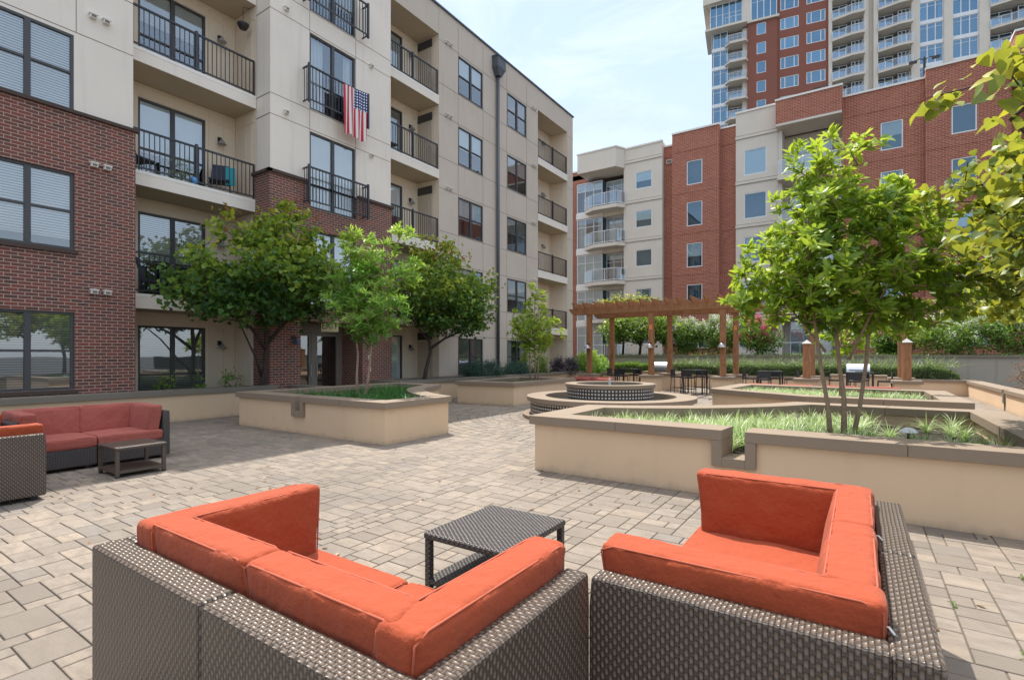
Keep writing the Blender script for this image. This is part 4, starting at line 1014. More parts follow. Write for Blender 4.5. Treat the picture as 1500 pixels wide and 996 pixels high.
for i, lb in ((3,'left of the big tree trunks'), (4,'right of the big tree')):
    x = -9.9+2.8*i
    if tp is None:
        tp = thing('timber_post', '', 'post', (x,20.88,.78), 0, 'short timber posts with pyramid metal caps'); f = MB(); f.box(-.12,.12,-.12,.12,0,1.22); f.build('shaft', M['woodp'], tp, bevel=.008)
        f = MB(); f.add([(-.16,-.16,1.22),(.16,-.16,1.22),(.16,.16,1.22),(-.16,.16,1.22),(0,0,1.36)], [(0,1,4),(1,2,4),(2,3,4),(3,0,4),(3,2,1,0)]); f.build('cap', mat_plain('cap_metal', (.33, .32, .30), .6), tp); ob = tp
    else: ob = dup(tp, (x,20.88,.78))
    ob['label'] = 'short timber post with pyramid metal cap, '+lb
tp = None
for i, lb in ((3,'behind the left capped post'), (4,'behind the right capped post')):
    x = -9.9+2.8*i
    if tp is None:
        tp = thing('timber_post', '', 'post', (x,23.4,.78), 0, 'tall plain timber posts'); f = MB(); f.box(-.1,.1,-.1,.1,0,2.9); f.build('shaft', M['woodp'], tp); f = MB(); f.box(-.7,.7,.1,.15,2.65,2.9); f.build('crossbeam', M['woodp'], tp); ob = tp
    else: ob = dup(tp, (x,23.4,.78))
    ob['label'] = 'tall plain timber post with short crossbeam, '+lb

# bar tables and stools
def bar_table(x, y, lb):
    t = thing('bar_table', 'black square bar table '+lb, 'table', (x,y,0), 0, 'black bar tables under the pergola')
    f = MB(); f.box(-.42,.42,-.42,.42,.95,.99); f.build('table_top', M['black'], t)
    for sx in (-1,1):
        for sy in (-1,1): f = MB(); f.box(sx*.38-.025,sx*.38+.025,sy*.38-.025,sy*.38+.025,0,.95); f.build('leg', M['black'], t)
def stool():
    t = thing('bar_stool', '', 'bar stool', (0,0,0), 0, 'black bar stools at the bar tables')
    f = MB(); f.box(-.22,.22,-.2,.22,.66,.71); f.build('seat', M['black'], t)
    f = MB(); f.box(-.22,.22,.19,.22,.74,1.0); f.build('backrest', M['black'], t)
    for sx in (-1,1):
        for sy in (-1,1): f = MB(); f.tube([(sx*.19,sy*.19,.66),(sx*.22,sy*.22,0)], .014, 6); f.build('leg', M['black'], t)
    f = MB(); f.box(-.2,.2,-.215,-.195,.22,.24); f.box(-.2,.2,.195,.215,.22,.24); f.box(-.21,-.19,-.2,.2,.221,.239); f.box(.19,.21,-.2,.2,.221,.239); f.build('footrest', M['black'], t)
    f = MB(); f.box(-.21,-.18,.195,.215,.7,.76); f.box(.18,.21,.195,.215,.7,.76); f.build('back_bracket', M['black'], t)
    return t
st0 = stool(); used = False
where = ['under the left pergola bay','under the right pergola bay','left of both capped posts','between the two capped posts']
for (x, y), wv in zip(((-8.55,22.1),(-5.6,21.9),(-2.8,21.9),(.05,22.0)), where):
    bar_table(x, y, wv)
    for dx, dy, rz, sd in ((-.1,-.62,180,'its back towards us'),(-.72,0,90,'on the left side'),(.72,.05,-90,'on the right side'),(.05,.66,0,'on the far side')):
        lb = 'bar stool at the table %s, %s' % (wv, sd); p = (x+dx, y+dy, 0); a = R(rz+random.uniform(-8,8))
        if not used: used = True; st0.location = p; st0.rotation_euler = (0,0,a); st0['label'] = lb
        else: dup(st0, p, a, lb)
# grills on counters
def grill(x, y, lb):
    t = thing('gas_grill', 'stainless steel gas grill '+lb, 'grill', (x,y,0), 0, 'stainless grills in front of the hedge')
    f = MB(); f.box(-.9,.9,-.35,.35,0,.72); f.build('counter', M['cream'], t); f = MB(); f.box(-.95,.95,-.4,.4,.72,.8); f.build('countertop', M['cap'], t)
    f = MB(); f.box(-.4,.4,-.36,.3,.8,.92); f.build('firebox', M['steel'], t)
    f = MB(); n = 10; v = []
    for i in range(n+1):
        a = math.pi*i/n; v.append((-.30*math.cos(a), .92+.34*math.sin(a)))
    vv = [(-.39,a,b) for a,b in v]+[(.39,a,b) for a,b in v]; m_ = n+1
    f.add(vv, [tuple(range(m_)), tuple(range(2*m_-1,m_-1,-1))]+[(i,i+m_,i+1+m_,i+1) for i in range(n)]); f.build('lid', M['steel'], t)
    f = MB(); f.tube([(-.3,-.34,1.0),(.3,-.34,1.0)], .014, 8); f.build('handle', M['black'], t)
grill(0, 25.0, 'behind the big tree trunks'); grill(-7.9, 25.0, 'seen between pergola posts on the left')

# distant red cushion loungers
def lounger(x, y, rz, lb, W=1.9):
    t = thing('lounge_sofa', lb, 'sofa', (x,y,0), rz, 'low red sofas beyond the planters')
    f = MB(); f.box(0,W,0,.8,.05,.33); f.box(0,W,0,.12,.33,.60); f.build('frame', M['wickerd'], t, bevel=.02)
    for k in range(2):
        a = .03+k*W/2
        add_cushion(t, 'seat_cushion', (a,.13,.33), None, W/2-.05, .66, .13, M['fabr'], n=(8,8,4), seed=k)
        add_cushion(t, 'back_cushion', (a,.1,.45), None, W/2-.05, .16, .25, M['fabr'], n=(8,4,6), seed=k+3)
lounger(-.9, 17.4, 0, 'red cushioned sofa behind the middle planter, right one of two'); lounger(-2.95, 17.4, 0, 'red cushioned sofa behind the middle planter, left one of two')
lounger(-9.5, 18.1, R(-8), 'red cushioned sofa behind the fountain on the left')
lounger(-8.0, 19.3, R(170), 'red cushioned sofa behind the fountain, partly in front of the left pergola post')

# path light
t = thing('garden_light', 'small white dome garden light among the striped grass', 'garden light', (.5,7.75,.46))
f = MB(); f.tube([(0,0,0),(0,0,.24)], .014, 8); f.build('stem', M['black'], t); f = MB(); f.lathe(0,0,[(.095,.22),(.09,.235),(.05,.265),(.001,.275)],20); f.build('lamp_shade', M['white'], t, True)

# ------------------------------------------------------------------ vegetation
def leaf_mesh(pos, dirs, nrm, L, Wd, shape='lance', droop=.18, rnd=None, fold=.12):
    n = len(pos); dirs = dirs/np.linalg.norm(dirs, axis=1, keepdims=True)
    side = np.cross(dirs, nrm); side /= np.maximum(np.linalg.norm(side, axis=1, keepdims=True), 1e-6); up = np.cross(side, dirs)
    L = np.broadcast_to(L, (n,))[:,None]; Wd = np.broadcast_to(Wd, (n,))[:,None]
    if shape == 'tri':
        V = np.stack([pos, pos+dirs*L*.5-side*Wd*.5, pos+dirs*L-up*L*droop, pos+dirs*L*.5+side*Wd*.5], 1); F = [(0,1,2,3)]; k = 4
    else:
        rows_ = {'lance':[(.2,.34),(.48,.5),(.78,.32)], 'heart':[(.06,.40),(.26,.54),(.55,.44),(.82,.18)], 'strap':[(.3,.5),(.7,.45)]}[shape]
        P_ = [pos]; m = len(rows_)
        for t1, w1 in rows_:
            c_ = pos+dirs*L*t1-up*L*droop*t1*t1; f_ = up*Wd*fold*min(1, w1*2.2)
            back = -dirs*L*.07 if (shape == 'heart' and t1 < .1) else 0
            P_ += [c_-side*Wd*w1+f_+back, c_, c_+side*Wd*w1+f_+back]
        P_.append(pos+dirs*L-up*L*droop); V = np.stack(P_, 1); k = 3*m+2
        F = [(0,1,2),(0,2,3)]
        for q in range(m-1): o_ = 1+3*q; F += [(o_+1,o_,o_+3,o_+4),(o_+2,o_+1,o_+4,o_+5)]
        o_ = 1+3*(m-1); F += [(o_+1,o_,k-1),(o_+2,o_+1,k-1)]
    V = V.reshape(-1,3); rnd = rng.random(n) if rnd is None else rnd
    return V, F, k, n, rnd
def build_leaves(name, parts, mat, parent=None):
    Vs, lt, li, rn = [], [], [], []; off = 0
    for V, F, k, n, rnd in parts:
        Vs.append(V); base = (np.arange(n)*k+off)
        for f in F: pass
        idx = np.concatenate([np.array(f) for f in F]); tot = [len(f) for f in F]
        li.append((base[:,None]+idx[None,:]).ravel()); lt.append(np.tile(tot, n)); rn.append(np.repeat(rnd, len(F))); off += n*k
    V = np.concatenate(Vs); li = np.concatenate(li); lt = np.concatenate(lt); rn = np.concatenate(rn)
    me = bpy.data.meshes.new(name); me.vertices.add(len(V)); me.vertices.foreach_set('co', V.ravel())
    me.loops.add(len(li)); me.loops.foreach_set('vertex_index', li.astype(np.int32)); me.polygons.add(len(lt))
    ls = np.concatenate([[0], np.cumsum(lt)[:-1]]).astype(np.int32); me.polygons.foreach_set('loop_start', ls)
    try: me.polygons.foreach_set('loop_total', lt.astype(np.int32))
    except Exception: pass
    me.update(calc_edges=True)
    a = me.attributes.new('rnd', 'FLOAT', 'FACE'); a.data.foreach_set('value', rn.astype(np.float32))
    me.materials.append(mat); o = bpy.data.objects.new(name, me); C.objects.link(o)
    if parent: o.parent = parent
    return o
def sample_crown(ells, n, shell=.45, seed=0, lump=.0):
    r = np.random.default_rng(seed); vol = np.array([e[1][0]*e[1][1]*e[1][2] for e in ells]); pr = vol/vol.sum(); out = []
    while len(out) < n:
        e = ells[r.choice(len(ells), p=pr)]; d = r.normal(size=3); d /= np.linalg.norm(d); rr = (shell+(1-shell)*r.random())
        p = np.array(e[0])+d*rr*np.array(e[1])*(1+.25*noise.noise(Vector(d*2.3+seed)))
        if noise.noise(Vector(p*1.7)+Vector((seed*3,0,0))) < lump-.28: continue
        out.append(p)
    return np.array(out)
def grow(trunks, pts, rtip=.004, expo=.46, seg=6, rmin=.0):
    """trunks: list of (polyline, r_base). every point becomes a twig tip joined to the nearest node"""
    nodes, par, rad0 = [], [], []
    for poly, r0 in trunks:
        prev = -1
        for i, p in enumerate(poly): nodes.append(np.array(p, float)); par.append(prev); prev = len(nodes)-1; rad0.append(r0*(1-.6*i/(len(poly)-1)))
    nt0 = len(nodes)
    base = np.array(nodes[:nt0]); dist = np.min(np.linalg.norm(pts[:,None]-base[None], axis=2), axis=1); order = np.argsort(dist)
    arr = np.zeros((nt0+len(pts)*4+10, 3)); arr[:nt0] = base; cnt = nt0; tips = np.zeros(len(pts), int)
    for q in order:
        p = pts[q]; A = arr[:cnt]; dv = p-A; dd = np.linalg.norm(dv, axis=1); cost = dd+np.where(dv[:,2] < -.05, .5*np.abs(dv[:,2]), 0)
        j = int(np.argmin(cost)); d = dd[j]; ns = max(1, min(3, int(d/.22))); a = A[j].copy(); last = j
        for s in range(1, ns+1):
            f_ = s/ns; w = a+(p-a)*f_; w = w+np.array([0,0,-.10*d*math.sin(f_*math.pi)])+(rng.normal(size=3)*.02*d if s < ns else 0)
            arr[cnt] = w; par.append(last); last = cnt; cnt += 1
        tips[q] = last
    ch = np.zeros(cnt); ch[tips] = 1
    for i in range(cnt-1, -1, -1):
        if par[i] >= 0: ch[par[i]] += ch[i]
    rad = rtip*np.maximum(ch, 1)**expo
    for i in range(nt0): rad[i] = max(rad0[i]*.75, min(rad[i], rad0[i]))
    mb = MB(); kids = {}
    for i in range(nt0, cnt): kids.setdefault(par[i], []).append(i)
    s = 0
    for poly, r0 in trunks:
        m = len(poly); mb.tube([arr[s+i] for i in range(m)], [rad[s+i]*(1.25 if i == 0 else 1) for i in range(m)], 10); s += m
    for i in range(nt0, cnt):
        pr_ = par[i]; mb.tube([arr[pr_], arr[i]], [min(rad[pr_], rad[i]*1.35), rad[i]], seg if rad[i] > .01 else 4, caps=False)
    return mb, arr[tips], arr[[par[k] for k in tips]]
def tree(name, label, cat, base, trunks, ells, ncl, lpc, L, Wd, leaf, bark, shape='lance', seed=1, spread=.12, mode='whorl', lump=0., shell=.45, group=None, droop=.2, top_bias=0., extra=None, up=.35, blossom=None, rtip=.004):
    t = thing(name, label, cat, base, 0, group)
    pts = sample_crown(ells, ncl, shell, seed, lump)
    mb, tips, prevs = grow(trunks, pts, rtip)
    mb.build('trunk', M[bark], t, True)
    r = np.random.default_rng(seed+50); n = ncl*lpc; ti = np.repeat(np.arange(ncl), lpc)
    tw = tips-prevs; tw /= np.maximum(np.linalg.norm(tw, axis=1, keepdims=True), 1e-6); tw = tw*.5+np.array([0,0,.5]); tw /= np.linalg.norm(tw, axis=1, keepdims=True); tw = tw[ti]
    if mode == 'whorl':
        pos = tips[ti]+r.normal(size=(n,3))*spread*.35; d = r.normal(size=(n,3)); d -= tw*np.sum(d*tw, axis=1, keepdims=True); d /= np.linalg.norm(d, axis=1, keepdims=True)
        d = d+tw*(r.random((n,1))*1.1+up*.3); nr = tw+r.normal(size=(n,3))*.25
    elif mode == 'flat':   # redbud: leaves hang, blades facing up and out
        pos = tips[ti]+r.normal(size=(n,3))*np.array([spread,spread,spread*.6]); d = r.normal(size=(n,3)); d[:,2] = -.35-.4*r.random(n); nr = np.array([0,0,1.])+r.normal(size=(n,3))*.45
    else:
        pos = tips[ti]+r.normal(size=(n,3))*spread; d = r.normal(size=(n,3)); d[:,2] += up; nr = r.normal(size=(n,3))+np.array([0,0,.8])
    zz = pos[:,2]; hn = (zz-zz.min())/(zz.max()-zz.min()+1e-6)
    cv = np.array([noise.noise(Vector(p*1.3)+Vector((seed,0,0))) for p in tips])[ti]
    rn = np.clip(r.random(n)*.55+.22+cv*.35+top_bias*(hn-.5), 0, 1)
    Ls = L*(.65+.55*r.random(n)); Ws = Wd*(.7+.5*r.random(n))
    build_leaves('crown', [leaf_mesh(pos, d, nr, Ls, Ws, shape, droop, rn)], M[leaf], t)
    if blossom:
        mt_, nb, sz = blossom; sel = r.choice(ncl, nb, p=np.clip(tips[:,2]-tips[:,2].min()+.05, 0, None)**3/(np.clip(tips[:,2]-tips[:,2].min()+.05, 0, None)**3).sum()); k = 34; bi = np.repeat(sel, k)
        bp = tips[bi]+r.normal(size=(nb*k,3))*np.array([.035,.035,.075])*sz+np.array([0,0,.12]); build_leaves('blossom', [leaf_mesh(bp, r.normal(size=(nb*k,3)), r.normal(size=(nb*k,3)), .035*sz, .035*sz, 'tri', 0, None)], M[mt_], t)
    return t
# T1 big multi-trunk tree, front right planter
def tk(pts): return [tuple(p) for p in pts]
tree('tree', 'bright green broad-leaved tree with three slim trunks in the big front planter', 'tree', (-.15,7.85,.44),
     [(tk([(-.14,-.1,0),(-.17,-.1,.5),(-.25,-.08,1.0),(-.32,-.05,1.6),(-.38,0,2.3),(-.4,.05,2.9)]), .030),
      (tk([(0,0,0),(0,.02,.6),(-.06,.05,1.1),(-.1,.06,1.7),(-.1,.1,2.6),(-.12,.1,3.5)]), .032),
      (tk([(.08,.12,0),(.17,.14,.5),(.24,.16,1.1),(.27,.18,1.7),(.36,.2,2.4),(.42,.25,3.0)]), .028),
      (tk([(.05,-.02,1.1),(.3,-.1,1.7),(.6,-.15,2.3)]), .015), (tk([(-.2,.0,1.2),(-.55,.0,1.7),(-.9,.1,2.2)]), .015)],
     [((-.05,.1,2.45),(1.15,1.1,1.0)), ((-.8,.0,2.0),(.8,.7,.55)), ((.75,.25,1.9),(.9,.7,.6)), ((-.1,.1,3.35),(.7,.6,.85)), ((.55,.2,2.9),(.6,.6,.5)), ((.1,0,1.7),(.7,.6,.25))],
     700, 14, .148, .054, 'leaf1', 'bark', 'lance', seed=3, spread=.07, shell=.35, lump=.04, top_bias=.5, droop=.16)
# T2 planter A
tree('tree', 'narrow-leaved bright green tree with two slim trunks in the planter left of the fountain', 'tree', (-9.15,7.6,.52),
     [(tk([(-.05,-.05,0),(-.08,-.05,.6),(-.1,0,1.1),(-.2,0,1.7),(-.2,.05,2.6)]), .034), (tk([(.1,.0,0),(.18,.05,.55),(.2,.1,1.1),(.3,.1,1.8),(.25,.1,2.6)]), .034)],
     [((.08,.05,2.2),(.92,.92,.85)), ((.1,.05,3.0),(.75,.75,.7)), ((.75,.55,3.7),(.3,.3,.5)), ((.2,.1,1.65),(.6,.6,.35)), ((.85,.6,2.9),(.4,.4,.4)), ((-.2,-.1,3.6),(.3,.3,.4))],
     460, 17, .16, .032, 'leaf2', 'bark', 'lance', seed=5, spread=.08, shell=.25, lump=.05, top_bias=.75, droop=.12)
# T3 planter D
tree('tree', 'small yellow-green tree with three thin stems in the planter behind the fountain', 'tree', (-9.55,15.6,.5),
     [(tk([(-.15,0,0),(-.18,0,.8),(-.2,0,1.6),(-.15,0,2.4)]), .025), (tk([(.02,.05,0),(.02,.05,.9),(0,.05,1.9),(0,.05,3.0)]), .025), (tk([(.15,0,0),(.17,0,.8),(.25,0,1.7)]), .022)],
     [((0,0,2.0),(1.05,1.05,.85)), ((0,0,2.9),(.6,.6,.7)), ((0,0,3.5),(.25,.25,.5)), ((0,0,1.45),(.8,.8,.4))],
     300, 14, .14, .045, 'leaf1', 'bark', 'lance', seed=8, spread=.08, shell=.3, lump=.02, top_bias=.3)
# T4, T5 redbuds along the facade
tree('redbud_tree', 'dark leaning redbud with wide heart-leaved crown in front of the first balconies', 'tree', (-13.75,7.95,.5),
     [(tk([(0,0,0),(.08,.06,.7),(.1,.1,1.3),(.18,.08,2.0),(.4,0,2.9),(.7,-.1,3.9)]), .085), (tk([(.1,.1,1.25),(.3,-.35,1.7),(.7,-.9,2.1),(1.1,-1.4,2.5)]), .05), (tk([(.02,.02,.5),(.3,-.3,1.0),(.5,-.7,1.6),(.9,-1.2,2.2)]), .035), (tk([(.1,.1,1.4),(.5,.6,2.2),(.8,1.0,3.0)]), .05)],
     [((.95,-.2,3.2),(1.7,2.2,1.1)), ((.8,-1.7,2.75),(1.2,1.25,.8)), ((.8,1.1,3.0),(1.2,1.2,.9)), ((.8,.3,4.3),(1.0,1.4,.75)), ((.8,-.7,2.3),(1.4,1.7,.45)), ((.7,.3,5.0),(.3,.4,.5)), ((.7,-1.0,4.2),(.7,.8,.6))],
     760, 11, .13, .12, 'leaf3', 'barkd', 'heart', seed=11, spread=.15, mode='flat', shell=.45, lump=.12, top_bias=.75, rtip=.0045)
tree('redbud_tree', 'dark redbud with a few reddish leaves between the entrance and the downspout', 'tree', (-13.1,13.7,.5),
     [(tk([(0,0,0),(.05,.1,.6),(.12,.25,1.2),(.1,.2,1.7),(.2,.25,2.4),(.3,.3,3.6)]), .08), (tk([(.1,.2,1.3),(.4,.7,1.7),(.7,1.3,2.0),(1.0,1.8,2.5)]), .05), (tk([(.1,.2,1.6),(.1,-.4,2.1),(.2,-1.0,2.6)]), .04)],
     [((.55,.45,3.3),(1.4,2.1,1.2)), ((.6,1.7,2.9),(1.1,1.4,1.0)), ((.5,-.8,3.1),(1.1,1.0,.9)), ((.5,.3,4.5),(.9,1.3,.8)), ((.5,.9,2.3),(1.1,1.5,.5)), ((.8,2.4,3.9),(.6,.8,.6)), ((.5,-.3,5.1),(.3,.5,.4))],
     740, 11, .13, .12, 'leaf3', 'barkd', 'heart', seed=14, spread=.16, mode='flat', shell=.45, lump=.12, top_bias=.8, rtip=.0045)
# T6 overhanging yellow redbud, right
tree('redbud_tree', 'yellow-green heart-leaved tree overhanging from the right picture edge', 'tree', (3.95,8.6,.45),
     [(tk([(0,0,0),(-.1,.05,1),(-.25,-.1,1.9),(-.8,-.8,2.6),(-1.6,-2.0,3.0),(-2.6,-3.4,3.0)]), .1), (tk([(-.2,0,1.5),(-.9,-.2,2.1),(-1.6,-.4,2.5),(-2.2,-.6,2.7)]), .05), (tk([(-.25,-.1,1.9),(-.3,.1,3.0),(-.4,.2,4.0)]), .06)],
     [((-3.15,-4.1,2.85),(.42,.55,.32)), ((-2.6,-3.3,2.45),(.5,.6,.5)), ((-2.45,-2.2,2.35),(.75,.8,.55)), ((-2.2,-.5,2.3),(.95,.9,.6)), ((-1.5,-1.6,3.1),(1.1,1.2,.8)), ((-2.75,-2.9,2.0),(.45,.5,.4)), ((-2.5,-1.4,2.9),(.8,.8,.5)), ((-.8,-.3,3.4),(1.3,1.3,1.0)), ((-2.3,.5,1.9),(.8,.8,.4))],
     1150, 10, .105, .095, 'leaf4', 'barkd', 'heart', seed=17, spread=.075, mode='flat', shell=.3, lump=.02, top_bias=.0, droop=.25)
# small tree in planter C
tree('tree', 'single-stemmed young broad-leaved tree in the middle planter, behind the big trunks', 'tree', (-.35,14.3,.5),
     [(tk([(0,0,0),(0,.02,.8),(.02,0,1.5),(.1,0,2.3)]), .022)], [((.05,0,1.65),(.75,.75,.55)), ((.5,.2,1.9),(.6,.5,.35)), ((-.3,0,2.0),(.5,.5,.4)), ((1.2,.3,1.7),(.5,.4,.3))],
     110, 11, .16, .07, 'leaf1', 'bark', 'lance', seed=21, spread=.08, top_bias=.2)
# background trees beyond the grey wall
tree('redbud_tree', 'dark spreading tree beyond the grey wall behind the left pergola posts', 'tree', (-10.8,29.6,1.42),
     [(tk([(0,0,0),(.1,0,.8),(.4,.1,1.6),(.9,.2,2.4)]), .09), (tk([(.1,0,.7),(-.5,0,1.5),(-1.1,0,2.2)]), .06)], [((0,0,2.0),(2.4,1.6,1.1)), ((1.6,0,1.5),(1.5,1.2,.8)), ((-1.2,0,1.7),(1.3,1.1,.9))],
     430, 10, .15, .14, 'leaf3', 'barkd', 'heart', seed=23, spread=.2, mode='flat', top_bias=.4, rtip=.006)
tree('tree', 'loose yellowish tree rising above the left end of the pergola', 'tree', (-12.6,31.5,1.42),
     [(tk([(0,0,0),(.1,0,1.2),(.3,0,2.4),(.2,0,3.6)]), .07)], [((.4,0,3.2),(2.2,1.2,.9)), ((-1.2,0,3.2),(1.2,.8,.6))],
     230, 9, .14, .10, 'leaf4', 'barkd', 'heart', seed=25, spread=.22, mode='flat', lump=.08, rtip=.006)
def myrtle(label, x, y, r, h, col, nb, seed, leaf='leaf5'):
    tree('crepe_myrtle', label, 'flowering shrub', (x,y,1.42), [(tk([(0,0,0),(-.2,0,h*.4),(-.4*r,0,h*.7)]), .03), (tk([(0,0,0),(.1,0,h*.4),(.1,.1,h*.8)]), .03), (tk([(.05,0,0),(.3,0,h*.4),(.5*r,0,h*.7)]), .03)],
         [((0,0,h*.55),(r,r*.8,h*.5)), ((-.4*r,0,h*.75),(r*.5,r*.5,h*.3)), ((.45*r,0,h*.72),(r*.5,r*.5,h*.3))], 280, 16, .14, .055, leaf, 'bark', 'lance', seed=seed, spread=.12, mode='any', blossom=(col, nb, 1.6), group='flowering shrubs beyond the grey wall', top_bias=.4)
myrtle('white flowering shrub behind the middle pergola posts', -8.1, 29.7, 1.2, 2.0, 'fwhite', 110, 31)
myrtle('tall white flowering shrub left of the right pergola posts', -6.2, 29.3, 1.2, 2.15, 'fwhite', 150, 32)
myrtle('pink flowering shrub in front of the ground floor window', -4.2, 29.0, 1.0, 1.9, 'fpink', 190, 33)
myrtle('wide white flowering shrub behind the right end of the grey wall', 3.4, 28.9, 1.5, 1.7, 'fwhite', 80, 34)
myrtle('white flowering shrub beyond the wall, far right under the yellow tree', 5.6, 29.3, 1.5, 1.9, 'fwhite', 70, 35)
myrtle('small pink flowering shrub just right of the capped post', 1.3, 29.3, .8, 1.3, 'fpink', 70, 36)
tree('tree', 'pale leafy tree with a bare dark limb beyond the wall at the far right', 'tree', (6.6,31,1.42),
     [(tk([(0,0,0),(-.4,0,1.0),(-1.2,0,1.9),(-2.2,0,2.5)]), .07), (tk([(-.3,0,.8),(0,0,1.8),(.2,0,3)]), .05)], [((-1,0,2.7),(2.6,1.4,1.0)), ((-2.3,0,2.1),(1.3,1.0,.8)), ((.6,0,2.6),(1.6,1.2,1.2))], 360, 12, .12, .07, 'leaf5', 'barkd', 'lance', seed=41, spread=.2, mode='any', lump=.05, rtip=.006)
# shrubs by the facade
def shrub(name, label, x, y, z, rx, ry, h, leaf, seed, L=.09, Wd=.035, ncl=150, lpc=22, mode='any', up=.6, bark='barkd', shape='tri', group=None):
    tree(name, label, 'shrub', (x,y,z), [(tk([(0,0,0),(0,0,h*.3)]), .02)], [((0,0,h*.42),(rx,ry,h*.55))], ncl, lpc, L, Wd, leaf, bark, shape, seed=seed, spread=.09, mode=mode, shell=.55, up=up, droop=.1, top_bias=.5, group=group)
shrub('juniper', 'blue-green feathery juniper spreading over the planter coping, left one', -13.0, 17.3, .5, .75, 1.25, .85, 'juniper', 51, .14, .012, 260, 34, up=1.0, group='junipers along the facade')
shrub('juniper', 'blue-green feathery juniper beside the downspout, right one', -13.0, 19.6, .5, .75, 1.2, .75, 'juniper', 52, .14, .012, 220, 34, up=1.0, group='junipers along the facade')
shrub('bush', 'round dark green bush between the juniper and the thin-stemmed tree', -13.1, 21.3, .5, .8, .9, 1.25, 'leaf3', 53, .07, .04, 200, 26)
shrub('bush', 'purple-leaved bush right of the thin-stemmed tree', -12.75, 23.9, .5, .8, .95, 1.05, 'purple', 54, .07, .035, 200, 26)
shrub('bush', 'bright green bush at the corner near the left pergola pedestal', -12.3, 26.0, .4, 1.1, 1.0, 1.35, 'leaf2', 55, .12, .06, 220, 20)
shrub('bush', 'rust-brown dry bush above the right side wall', 4.5, 21.5, .45, .6, .8, 1.15, 'rust', 56, .07, .04, 70, 14)
shrub('bush', 'green bush above the right side wall at the picture edge', 5.2, 20.5, .45, .6, .8, 1.1, 'leaf5', 57, .07, .04, 110, 20)
for k in range(3):
    shrub('potted_plant', ['leafy potted plant under the ground floor window, left','leafy potted plant under the ground floor window, middle','potted plant beside the ground floor lamp, right'][k], -14.75, 5.95+k*.85, .55, .22, .25, [.55,.5,.6][k], 'leaf2', 60+k, .08, .04, 24, 9)
# hedge
def hedge(label, x0, x1, y0, y1, z0, z1, leaf, seed, n, wisp=0):
    r = np.random.default_rng(seed); t = thing('hedge', label, 'hedge', ((x0+x1)/2,(y0+y1)/2,z0))
    cx, cy = (x0+x1)/2, (y0+y1)/2
    core = MB(); core.box(x0-cx+.2,x1-cx-.2,y0-cy+.15,y1-cy-.15,0,z1-z0-.18); core.build('stems', M['barkd'], t)
    p = np.empty((n,3)); p[:,0] = r.uniform(x0,x1,n); p[:,1] = r.uniform(y0,y1,n); f_ = r.random(n)
    ztop = z1+np.array([noise.noise(Vector((a*1.5,b*1.5,seed))) for a,b in p[:,:2]])*.12-.35*np.clip(1-(x1-p[:,0])/.7,0,1)**2-.1
    p[:,2] = np.where(f_ < .6, ztop+r.normal(size=n)*.04, r.uniform(z0,1,n)*(ztop-z0)+z0)
    fr = (f_ >= .6); p[fr,1] = y0+np.abs(r.normal(size=fr.sum()))*.08; p[fr,2] = z0+r.random(fr.sum())*(ztop[fr]-z0)
    d = r.normal(size=(n,3)); d[:,2] += .4; parts = [leaf_mesh(p-np.array([cx,cy,z0]), d, r.normal(size=(n,3))+np.array([0,0,1]), .06*(.7+.6*r.random(n)), .032, 'tri', .1)]
    if wisp:
        q = np.empty((wisp,3)); q[:,0] = r.uniform(x0,x1,wisp); q[:,1] = r.uniform(y0,y1,wisp); q[:,2] = z1-.1; dd = r.normal(size=(wisp,3))*.6; dd[:,2] = 1
        parts.append(leaf_mesh(q-np.array([cx,cy,z0]), dd, r.normal(size=(wisp,3)), (.55*(.5+.6*r.random(wisp))), .02, 'strap', .55, np.full(wisp,.9)))
    build_leaves('foliage', parts, M[leaf], t)
hedge('long pale clipped hedge in front of the grey wall', -7.9, 3.3, 26.4, 27.4, .5, 1.17, 'hedge', 71, 46000, 800)
hedge('short dark hedge in the shade behind the left pergola posts', -11.6, -8.1, 26.5, 27.4, .5, 1.2, 'leaf5', 72, 11000)
# ivy and low growth on top of the terrace
def ground_leaves(name, label_kind, x0, x1, y0, y1, z, n, leaf, seed, L=.08):
    r = np.random.default_rng(seed); p = np.stack([r.uniform(x0,x1,n), r.uniform(y0,y1,n), z+np.abs(r.normal(size=n))*.08], 1); d = r.normal(size=(n,3)); d[:,2] += .5
    o = build_leaves(name, [leaf_mesh(p, d, r.normal(size=(n,3))+np.array([0,0,1.2]), L, L*.6, 'tri', .1)], M[leaf]); tag(o, kind='stuff'); o['label'] = label_kind
ground_leaves('ground_cover', 'low bright green ground cover on the terrace just behind the grey wall', -12, 9, 27.9, 29.2, 1.46, 14000, 'leaf5', 81)
